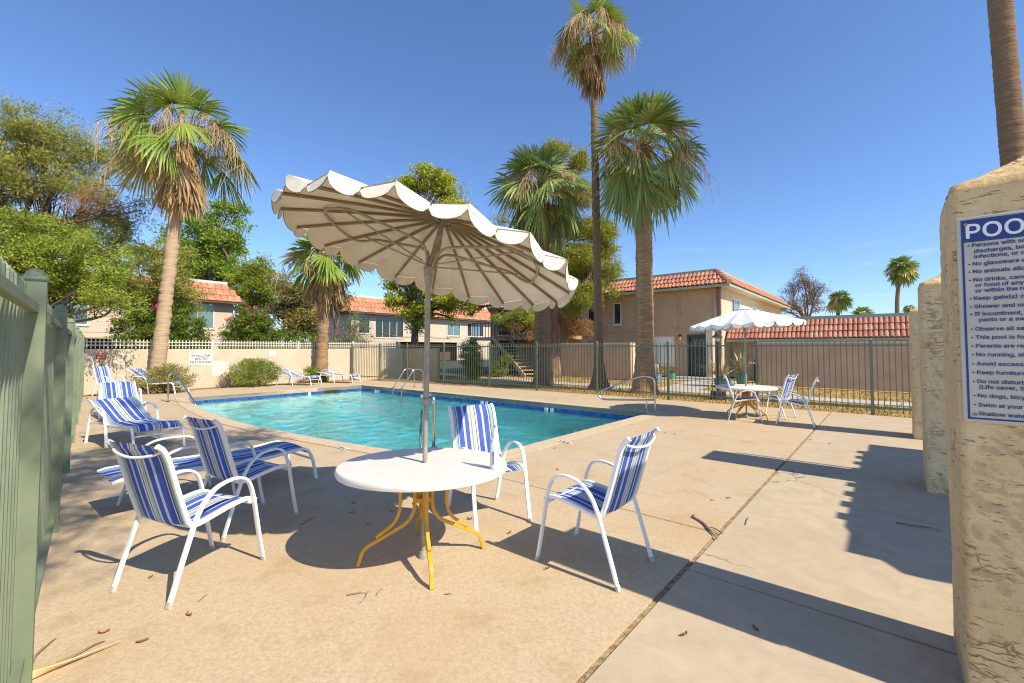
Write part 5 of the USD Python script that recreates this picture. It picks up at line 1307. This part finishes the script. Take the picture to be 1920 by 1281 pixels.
def window(t, o, ax, out, w, h, glass, fr_mat=ALU, mull=(), bar=.05, depth=.10, sill=True):
    """a window set into an opening: o lower left corner on the wall face, ax along, out outward"""
    o, ax, out = np.array(o, float), np.array(ax, float), np.array(out, float)
    fm = cat(bx(0, w, 0, bar, -.05, .025), bx(0, w, h - bar, h, -.05, .025), bx(0, bar, bar, h - bar, -.05, .025), bx(w - bar, w, bar, h - bar, -.05, .025), *[bx(x - bar * .4, x + bar * .4, bar, h - bar, -.045, .02) for x in mull])
    wn = part('window', frame(fm, o, ax, ZD, out), fr_mat, t, w=True)
    xs = [bar * .6] + [x for x in mull] + [w - bar * .6]
    for i, (x0, x1) in enumerate(zip(xs[:-1], xs[1:])):
        g = glass[i % len(glass)] if isinstance(glass, (list, tuple)) else glass
        part('pane', frame(bx(x0 + .004, x1 - .004, bar * .6, h - bar * .6, -.04, -.03), o, ax, ZD, out), g, wn, w=True)
    if sill:
        part('sill', frame(bx(-.06, w + .06, -.07, -.005, -.02, .07), o, ax, ZD, out), CREAMF, wn, w=True)

# ---- the two storey house with barrel tiles (front looks to the pool, -v)
FV, SU = 23.2, -6.3
c = W(-10, 27)
t = thing('tile_roof_house', 'two storey tan house with red barrel tile mansard roof right of centre', 'house', (c[0], c[1], 0))
x0 = -17.6
o = W(x0, FV)
wd = SU - x0
op = [(3.2, 3.05, 4.45, 4.05), (5.5, 2.85, 5.98, 4.1), (7.3, .62, 9.0, 2.12), (9.75, .05, 10.65, 2.15)]
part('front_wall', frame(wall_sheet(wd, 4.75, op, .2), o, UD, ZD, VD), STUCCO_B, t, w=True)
so = W(SU, FV)
sop = [(2.0, 3.0, 3.6, 4.15), (6.4, 3.25, 7.5, 4.0), (8.4, 3.25, 9.4, 4.0)]
part('side_wall', frame(wall_sheet(15.8, 4.75, sop, .2), so + UD * 0, VD, ZD, -UD), STUCCO_W, t, w=True)
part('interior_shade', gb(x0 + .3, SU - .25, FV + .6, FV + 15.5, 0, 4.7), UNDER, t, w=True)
part('floor_band', gb(x0, SU - .004, FV - .035, FV, 2.42, 2.52), STUCCO_B, t, w=True)
for u in (7.45, 9.25, 10.95):
    part('batten', gb(x0 + u, x0 + u + .09, FV - .03, FV, 2.53, 4.52), STUCCO_B, t, w=True)
window(t, W(x0 + 3.2, FV, 3.05), UD, -VD, 1.25, 1.0, DARKG, CREAMF, (.62,))
window(t, W(x0 + 5.5, FV, 2.85), UD, -VD, .48, 1.25, DARKG, CREAMF)
window(t, W(x0 + 7.3, FV, .62), UD, -VD, 1.7, 1.5, BLIND, CREAMF, (.62,))
window(t, W(SU, FV + 2.0, 3.0), VD, UD, 1.6, 1.15, (DARKG, BLUEG), ALU, (.5,))
window(t, W(SU, FV + 6.4, 3.25), VD, UD, 1.1, .75, (BLUEG, DARKG), ALU, (.55,))
window(t, W(SU, FV + 8.4, 3.25), VD, UD, 1.0, .75, (BLUEG, DARKG), ALU, (.5,))
dr = part('door', frame(cat(bx(.04, .86, .05, 1.0, -.10, -.06), bx(.04, .16, 1.0, 2.08, -.10, -.06), bx(.74, .86, 1.0, 2.08, -.10, -.06), bx(.16, .74, 1.92, 2.08, -.10, -.06), bx(.42, .48, 1.0, 1.92, -.10, -.065)), W(x0 + 9.75, FV, .05), UD, ZD, -VD), DOORG, t, w=True)
part('pane', frame(bx(.16, .74, 1.0, 1.92, -.088, -.082), W(x0 + 9.75, FV, .05), UD, ZD, -VD), DARKG, dr, w=True)
part('handle', move(lathe([(.001, -.03), (.028, -.02), (.028, .02), (.001, .03)], 10), W(x0 + 10.5, FV - .0, 1.05)), BRASS, dr, w=True)
part('door_frame', frame(cat(bx(-.09, 0, .05, 2.2, -.06, .03), bx(.9, .99, .05, 2.2, -.06, .03), bx(0, .9, 2.1, 2.2, -.06, .03)), W(x0 + 9.75, FV, 0), UD, ZD, -VD), DOORG, t, w=True)
part('doorstep', gb(x0 + 9.3, x0 + 11.3, FV - 1.1, FV - .01, -.1, .07), PATHC, t, w=True)
part('porch_column', gb(SU - .62, SU - .30, FV - .36, FV - .04, 0, 2.41), STUCCO_W, t, w=True)
part('eave_soffit', gb(x0 - .3, SU + .52, FV - .52, FV + 15.8, 4.55, 4.60), CREAMF, t, w=True)
ea, eb = W(x0, FV)[:2], W(SU, FV)[:2]
mansard(t, ea, eb, -VD[:2], 4.62, 5.35, .55, .25, 3, .205, TILES, trim=GREENTRIM, hip_a=False, hip_b=True, seed=71)
mansard(t, W(SU, FV)[:2], W(SU, FV + 15.8)[:2], UD[:2], 4.62, 5.35, .55, .25, 3, .205, TILES, trim=GREENTRIM, hip_a=True, hip_b=True, seed=72, tag_stuff=True)
hip_caps(t, W(SU + .55, FV - .55, 4.66), W(SU - .25, FV + .25, 5.38), 5, TILES, seed=73)
part('flat_roof', gb(x0, SU - .3, FV + .3, FV + 15.5, 5.25, 5.33), STUCCO_W, t, w=True)

c = W(x0 + 9.33, FV - .1)
t = thing('wall_lantern', 'brass wall lantern left of the dark green house door', 'lantern', (c[0], c[1], 1.95))
part('back_plate', frame(bx(-.05, .05, -.14, .10, 0, .015), W(x0 + 9.33, FV - .002, 2.05), UD, ZD, -VD), BLACK, t, w=True)
part('glass', move(lathe([(.03, -.16), (.07, -.10), (.075, .04), (.05, .07)], 10), W(x0 + 9.33, FV - .14, 2.05)), BRASS, t, w=True)
part('lantern_roof', move(lathe([(.10, .06), (.06, .12), (.02, .16), (.001, .2)], 10), W(x0 + 9.33, FV - .14, 2.05)), BLACK, t, w=True)
part('arm', beam(W(x0 + 9.33, FV - .01, 2.2), W(x0 + 9.33, FV - .14, 2.22), .02, .02), BLACK, t, w=True)

# ---- garages with the long low tile roof
GV = 24.2
c = W(2, 26)
t = thing('garage_row', 'long low garage with red barrel tile eave behind the brown wall', 'garage', (c[0], c[1], 0))
part('back_wall', gb(SU + .2, 16, GV + .25, GV + .45, -.1, 2.3), STUCCO_C, t, w=True)
for u in np.arange(-3.3, 14, 2.9):
    part('garage_door', gb(u + .25, u + 2.6, GV + .2, GV + .245, 0, 1.85), UNDER, t, w=True)
part('soffit', gb(SU + .06, 16, GV - .35, GV + .24, 1.90, 1.95), CREAMF, t, w=True)
mansard(t, W(SU + .06, GV)[:2], W(16, GV)[:2], -VD[:2], 1.96, 2.82, .42, .25, 3, .172, TILES, trim=GREENTRIM, hip_a=False, hip_b=False, seed=74)
part('flat_roof', gb(SU + .1, 16, GV + .3, GV + 7, 2.66, 2.74), GARAGE_P, t, w=True)
c = W(3.2, 27)
t = thing('roof_cooler', 'pale rooftop cooler box on the garage roof', 'cooler', (c[0], c[1], 2.74))
part('cabinet', frame(cbox(-.75, .75, -.5, .5, 0, .5, .03), (c[0], c[1], 2.74), UD, VD, ZD), GARAGE_P, t, w=True)
part('vent', move(lathe([(.10, 0), (.10, .5), (.16, .52), (.16, .58), (.001, .62)], 12), W(4.3, 27, 2.74)), ALU, t, w=True)
part('louvre', frame(cat(*[bx(-.6, .6, -.515, -.5, .08 + k * .08, .12 + k * .08) for k in range(5)]), (c[0], c[1], 2.74), UD, VD, ZD), ALU, t, w=True)

# ---- courtyard walls
def yard_block(label, u0, u1, v0, th, H, m, ret=None):
    c = W((u0 + u1) / 2, v0)
    t = thing('courtyard_wall', label, 'wall', (c[0], c[1], 0))
    part('wall_body', gb(u0, u1, v0, v0 + th, -.02, H), m, t, w=True)
    part('wall_cap', gb(u0 - .01, u1 + .01, v0 - .02, v0 + th + .02, H, H + .05), STUCCO_W, t, w=True)
    if ret:
        part('return_wall', gb(u1 - th, u1, v0 + th + .003, v0 + ret, -.02, H - .003), STUCCO_W, t, w=True)
        part('return_cap', gb(u1 - th - .02, u1 + .02, v0 + th + .022, v0 + ret, H, H + .046), STUCCO_W, t, w=True)
    return t
yard_block('brown stucco courtyard wall between the tall and the stout palm', -14.4, -9.55, 20.0, .22, 1.72, STUCCO_C, 2.9)
yard_block('long brown stucco courtyard wall below the garage eave', -4.15, 14, 20.6, .22, 1.70, STUCCO_C, 3.2)

# ---- lamp post and small things before the house
t = thing('lamp_post', 'black garden lamp post with conical hat behind the iron fence', 'lamp post', (6.31, 13.61, -.07))
part('plinth', cbox(-.17, .17, -.17, .17, 0, .26, .02), BLACK, t)
part('post', lathe([(.055, .26), (.05, .3), (.036, .4), (.034, 1.72), (.05, 1.74), (.05, 1.78)], 14), BLACK, t, smooth=40)
part('lamp_glass', lathe([(.05, 1.78), (.075, 1.82), (.075, 1.90), (.04, 1.92)], 12), BLIND, t, smooth=40)
part('hat', lathe([(.155, 1.895), (.16, 1.91), (.06, 2.0), (.03, 2.04), (.018, 2.08), (.001, 2.10)], 18), BLACK, t, smooth=30)

POTM = {'blue': mat('pot_glaze_blue', (0.14, 0.28, 0.36), (0.20, 0.36, 0.44), scale=8, rough=.3), 'green': mat('pot_glaze_green', (0.06, 0.25, 0.18), (0.09, 0.33, 0.24), scale=8, rough=.3), 'teal': mat('pot_glaze_teal', (0.04, 0.15, 0.13), (0.06, 0.2, 0.17), scale=8, rough=.3), 'wood': mat('old_wood', (0.22, 0.12, 0.05), (0.38, 0.23, 0.10), scale=5, rough=.8, stretch=(1, 1, 8))}
def pot_plant(name, label, loc, r, h, pm, spikes, L0, lm, seed, spread=.8):
    rg = np.random.default_rng(seed)
    t = thing(name, label, 'potted plant', (*loc, -.07))
    part('pot', lathe([(.001, .01), (r * .62, 0), (r * .95, h * .55), (r * .9, h * .9), (r, h * .93), (r, h), (r * .85, h), (r * .8, h * .88), (.001, h * .86)], 20), POTM[pm], t, smooth=40)
    for k in range(spikes):
        az = rg.uniform(0, 2 * PI); el = rg.uniform(.5, 1.5) if spread > .5 else rg.uniform(1.0, 1.55)
        L_ = L0 * rg.uniform(.6, 1.1)
        d = np.array([math.cos(az) * math.cos(el), math.sin(az) * math.cos(el), math.sin(el)]); sd = np.array([-math.sin(az), math.cos(az), 0])
        s_ = np.linspace(0, 1, 5)
        p = np.array([0, 0, h * .86]) + d * (s_ * L_)[:, None] + np.array([math.cos(az), math.sin(az), -.6]) * (s_ ** 2.2)[:, None] * L_ * .18
        w_ = np.array([.6, 1, .9, .55, .05]) * L0 * .045
        P = np.stack([p - sd * w_[:, None], p - ZD * .006, p + sd * w_[:, None]])
        part('leaf_blade', grid(P), LM[lm], t)
    return t
pot_plant('potted_plant', 'spiky yellow green plant in a round blue pot on the lawn edge', tuple(W(-8.0, 19.3)[:2]), .26, .42, 'blue', 34, .55, 'agave', 81)
pot_plant('potted_plant', 'small dark plant in green pot near the house door', tuple(W(-8.3, 21.9)[:2]), .2, .34, 'green', 22, .5, 'glossy', 82)
pot_plant('agave_plant', 'large pale spiky agave in front of the house door', tuple(W(-5.2, 19.2)[:2]), .34, .36, 'teal', 60, 1.0, 'agave', 83)
pot_plant('agave_plant', 'tall reddish spiky plant in teal pot beside the lamp post', tuple(W(-4.8, 20.6)[:2]), .27, .5, 'teal', 26, 1.15, 'agave', 84, .3)
c = W(-8.9, 20.4)
t = thing('garden_bench', 'old wooden garden bench with cushion by the stout palm', 'bench', (c[0], c[1], -.07), -GRID)
for k in range(3): part('seat_slat', bx(-.55, .55, -.22 + k * .15, -.09 + k * .15, .42, .45), POTM['wood'], t)
for k in range(2): part('back_slat', bx(-.55, .55, .22, .25, .52 + k * .16, .64 + k * .16), POTM['wood'], t)
for sx in (-.5, .46):
    for sy in (-.2, .2): part('leg', bx(sx, sx + .05, sy - .02, sy + .03, 0, .42 if sy < 0 else .82), BLACK, t)
part('cushion', cbox(.16, .50, .12, .21, .46, .80, .03), GARAGE_P, t)
c = W(-4.3, 22.6)
t = thing('barbecue_grill', 'black barbecue cabinet with side shelf in the shaded court', 'grill', (c[0], c[1], -.07), -GRID)
part('cabinet', cbox(-.42, .42, -.28, .28, .06, .86, .015), BLACK, t)
part('shelf', cbox(-.62, .62, -.3, .3, .87, .91, .01), ALU, t)
part('badge', bx(-.06, .06, -.30, -.285, .70, .74), SIGNRED, t)
part('lid', frame(lathe([(.001, -.4), (.24, -.4), (.24, .4), (.001, .4)], 16), (0, .02, .95), (0, 1, 0), (0, 0, .55), (1, 0, 0)), BLACK, t)
for sx in (-.36, .36):
    part('wheel', frame(lathe([(.001, -.02), (.07, -.02), (.07, .02), (.001, .02)], 12), (sx, -.2, .07), (0, 1, 0), (0, 0, 1), (1, 0, 0)), BLACK, t)

# ---- shaded house with outside stairs
c = W(-17.5, 24)
t = thing('stair_house', 'shaded grey house with balcony and outside stair behind the pine', 'house', (c[0], c[1], 0))
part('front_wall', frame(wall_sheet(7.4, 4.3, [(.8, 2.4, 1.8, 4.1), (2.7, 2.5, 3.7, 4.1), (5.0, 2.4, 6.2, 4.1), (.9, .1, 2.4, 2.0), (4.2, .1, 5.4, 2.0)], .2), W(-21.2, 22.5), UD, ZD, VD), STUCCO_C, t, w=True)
for x_, w_, z_, h_ in ((.8, 1.0, 2.4, 1.7), (2.7, 1.0, 2.5, 1.6), (5.0, 1.2, 2.4, 1.7), (.9, 1.5, .1, 1.9), (4.2, 1.2, .1, 1.9)):
    window(t, W(-21.2 + x_, 22.5, z_), UD, -VD, w_, h_, DARKG, BLACK)
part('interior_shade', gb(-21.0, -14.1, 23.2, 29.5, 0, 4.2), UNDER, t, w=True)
part('end_wall', gb(-21.2, -21.0, 22.71, 30, 0, 4.3), STUCCO_C, t, w=True)
part('side_wall', gb(-13.99, -13.8, 22.51, 30, 0, 4.3), STUCCO_W, t, w=True)
part('balcony_slab', gb(-21.6, -13.8, 20.95, 22.49, 2.02, 2.22), STUCCO_C, t, w=True)
for k in range(30):
    part('baluster', gb(-21.5 + k * .255, -21.47 + k * .255, 20.98, 21.01, 2.22, 3.12), BLACK, t, w=True)
part('handrail', gb(-21.55, -13.8, 20.96, 21.02, 3.12, 3.17), BLACK, t, w=True)
part('support_post', gb(-14.2, -13.9, 20.96, 21.26, 0, 4.25), STUCCO_C, t, w=True)
mansard(t, W(-20.6, 22.2)[:2], W(-13.9, 22.2)[:2], -VD[:2], 4.3, 5.1, 1.0, .2, 3, .24, TILES, hip_a=True, hip_b=True, seed=75, tag_stuff=True)
sa, sb_ = np.array([1.16, 24.0, -.05]), np.array([-.75, 27.6, 2.2])
sd = (sb_ - sa); hd = np.array([sd[0], sd[1], 0]); hd /= np.linalg.norm(hd); pr = np.array([-hd[1], hd[0], 0])
st = thing('outside_stair', 'open tread concrete stair climbing to the shaded balcony', 'staircase', tuple(sa))
for sgn in (-1, 1):
    part('stringer', beam(sa + pr * sgn * .52, sb_ + pr * sgn * .52, .09, .26, up=(0, 0, 1)), STUCCO_C, st, w=True)
    part('stair_rail', tube([sa + pr * sgn * .52 + ZD * .95, sb_ + pr * sgn * .52 + ZD * .95], .02, 6), BLACK, st, w=True)
    for k in range(5):
        q = sa + sd * (k + .5) / 5 + pr * sgn * .52
        part('rail_post', beam(q, q + ZD * .95, .025, .025, up=(1, 0, 0)), BLACK, st, w=True)
for k in range(12):
    q = sa + sd * (k + .5) / 12
    part('tread', frame(bx(-.15, .15, -.48, .48, -.03, .03), q + ZD * .06, hd, pr, ZD), STUCCO_C, st, w=True)

# ---- apartment rows far behind, facing the yard (+u)
def apartments(name, label, v0, v1, fu, ze, zt, wins, seed, lower=(), extra=True):
    c = W(fu, (v0 + v1) / 2)
    t = thing(name, label, 'apartment building', (c[0], c[1], 0))
    holes = [(a - v0, z, a - v0 + w, z + h) for a, z, w, h, g, mu in wins] + [(a - v0, 0.0, b - v0, h) for a, b, h in lower]
    part('front_wall', frame(wall_sheet(v1 - v0, ze, holes, .25), W(fu, v0), VD, ZD, -UD), SIDING, t, w=True)
    part('end_wall', gb(fu - 9, fu - .26, v0, v0 + .25, 0, ze), SIDING, t, w=True)
    part('end_wall', gb(fu - 9, fu - .26, v1 - .25, v1, 0, ze), SIDING, t, w=True)
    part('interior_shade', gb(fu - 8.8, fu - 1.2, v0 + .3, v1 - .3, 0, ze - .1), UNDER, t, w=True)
    for z in (2.55, 2.2):
        part('siding_groove', gb(fu, fu + .012, v0, v1, z, z + .03), STUCCO_C, t, w=True)
    for a, z, w, h, g, mu in wins:
        window(t, W(fu, a, z), VD, UD, w, h, g, ALU, mu, bar=.07)
    mansard(t, W(fu, v0)[:2], W(fu, v1)[:2], UD[:2], ze, zt, .7, .35, 3, .46, FLATTILES, flat=True, trim=PALETRIM, seed=seed, trim_h=.2)
    mansard(t, W(fu - 9, v0)[:2], W(fu, v0)[:2], -VD[:2], ze, zt, .7, .35, 3, .46, FLATTILES, flat=True, trim=PALETRIM, seed=seed + 1, hip_a=False, tag_stuff=True, trim_h=.2)
    part('flat_roof', gb(fu - 8.8, fu - .4, v0 + .4, v1 - .4, zt - .1, zt), PALETRIM, t, w=True)
    for k, v in enumerate(np.arange(v0 + 2.2, v1 - 1, 5.2)):
        part('outlet_box', gb(fu, fu + .12, v, v + .35, 2.75, 2.93), STUCCO_C, t, w=True)
    return t
apartments('apartment_block', 'pale apartment block with orange flat tile roof at the left', -26, 12.4, -40.0, 5.15, 6.6, [(8.9, 3.0, 2.2, 1.95, (BLUEG,), (1.1,)), (2.0, 3.0, 2.0, 1.5, (DARKG, BLUEG), (1.0,)), (-6, 3.0, 2.0, 1.5, (DARKG, BLUEG), (1.0,))], 91, lower=((-1.5, 2.5, 2.15), (3.2, 7, 2.15)))
apartments('apartment_block', 'long pale apartment block with orange flat tile roof in the middle distance', 23.2, 43.5, -41.0, 5.15, 6.75, [(24.0, 3.0, 1.3, 1.9, DARKG, ()), (25.9, 2.6, 3.6, 2.4, DARKG, (.9, 1.8, 2.7)), (35.8, 3.0, 2.2, 1.6, (BLUEG,), (1.1,)), (39.2, 3.0, 3.0, 1.7, (DARKG, BLUEG, DARKG), (.75, 2.25))], 95, lower=((28.5, 37.5, 2.2),))

# ---- the small hip roofed shelter right of the picture, whose shadow falls between the pillars
c = W(4.6, 6.6)
t = thing('gate_shelter', 'small tile roofed shelter right of the pillars casting a broad shadow', 'shelter', (c[0], c[1], 0))
pl = [(2.50, 4.78), (2.50, 8.30), (2.62, 8.62), (3.0, 8.98), (3.5, 9.06), (6.6, 9.06), (6.6, 4.1), (3.15, 4.12), (2.86, 4.05), (2.64, 4.35)]
part('roof_slab', gpoly(Polygon(pl), 2.62, 2.74), UNDER, t, w=True)
for k in range(9):
    v = 4.95 + k * .40
    part('eave_tile', gb(2.44, 2.75, v, v + .2, 2.66, 2.75), TILES[k % 4], t, w=True)
P_ = np.array([[2.55, 4.2, 2.745], [6.55, 4.2, 2.745], [6.55, 9.0, 2.745], [2.55, 9.0, 2.745], [4.4, 5.6, 3.4], [4.8, 5.6, 3.4], [4.8, 7.6, 3.4], [4.4, 7.6, 3.4]])
part('roof', (Wn(P_), np.array([[0, 1, 5], [0, 5, 4], [1, 2, 6], [1, 6, 5], [2, 3, 7], [2, 7, 6], [3, 0, 4], [3, 4, 7], [4, 5, 6], [4, 6, 7]])), TILES[1], t, w=True)
for u, v in ((4.2, 4.6), (4.2, 8.5), (6.3, 4.6), (6.3, 8.5)):
    part('post', gb(u, u + .2, v, v + .2, -.05, 2.61), STUCCO_W, t, w=True)

c = W(-40.9, 32)
t = thing('hanging_cord', 'thin yellowish cord sagging along the middle apartment wall', 'cord', (c[0], c[1], 2.6))
part('cord', tube(spline([W(-40.9, 26.6, 3.15), W(-40.9, 29.2, 2.75), W(-40.9, 31.8, 2.95), W(-40.9, 34.5, 2.75), W(-40.9, 38.0, 2.95)], 40), .02, 5), PETIOLE, t, w=True)
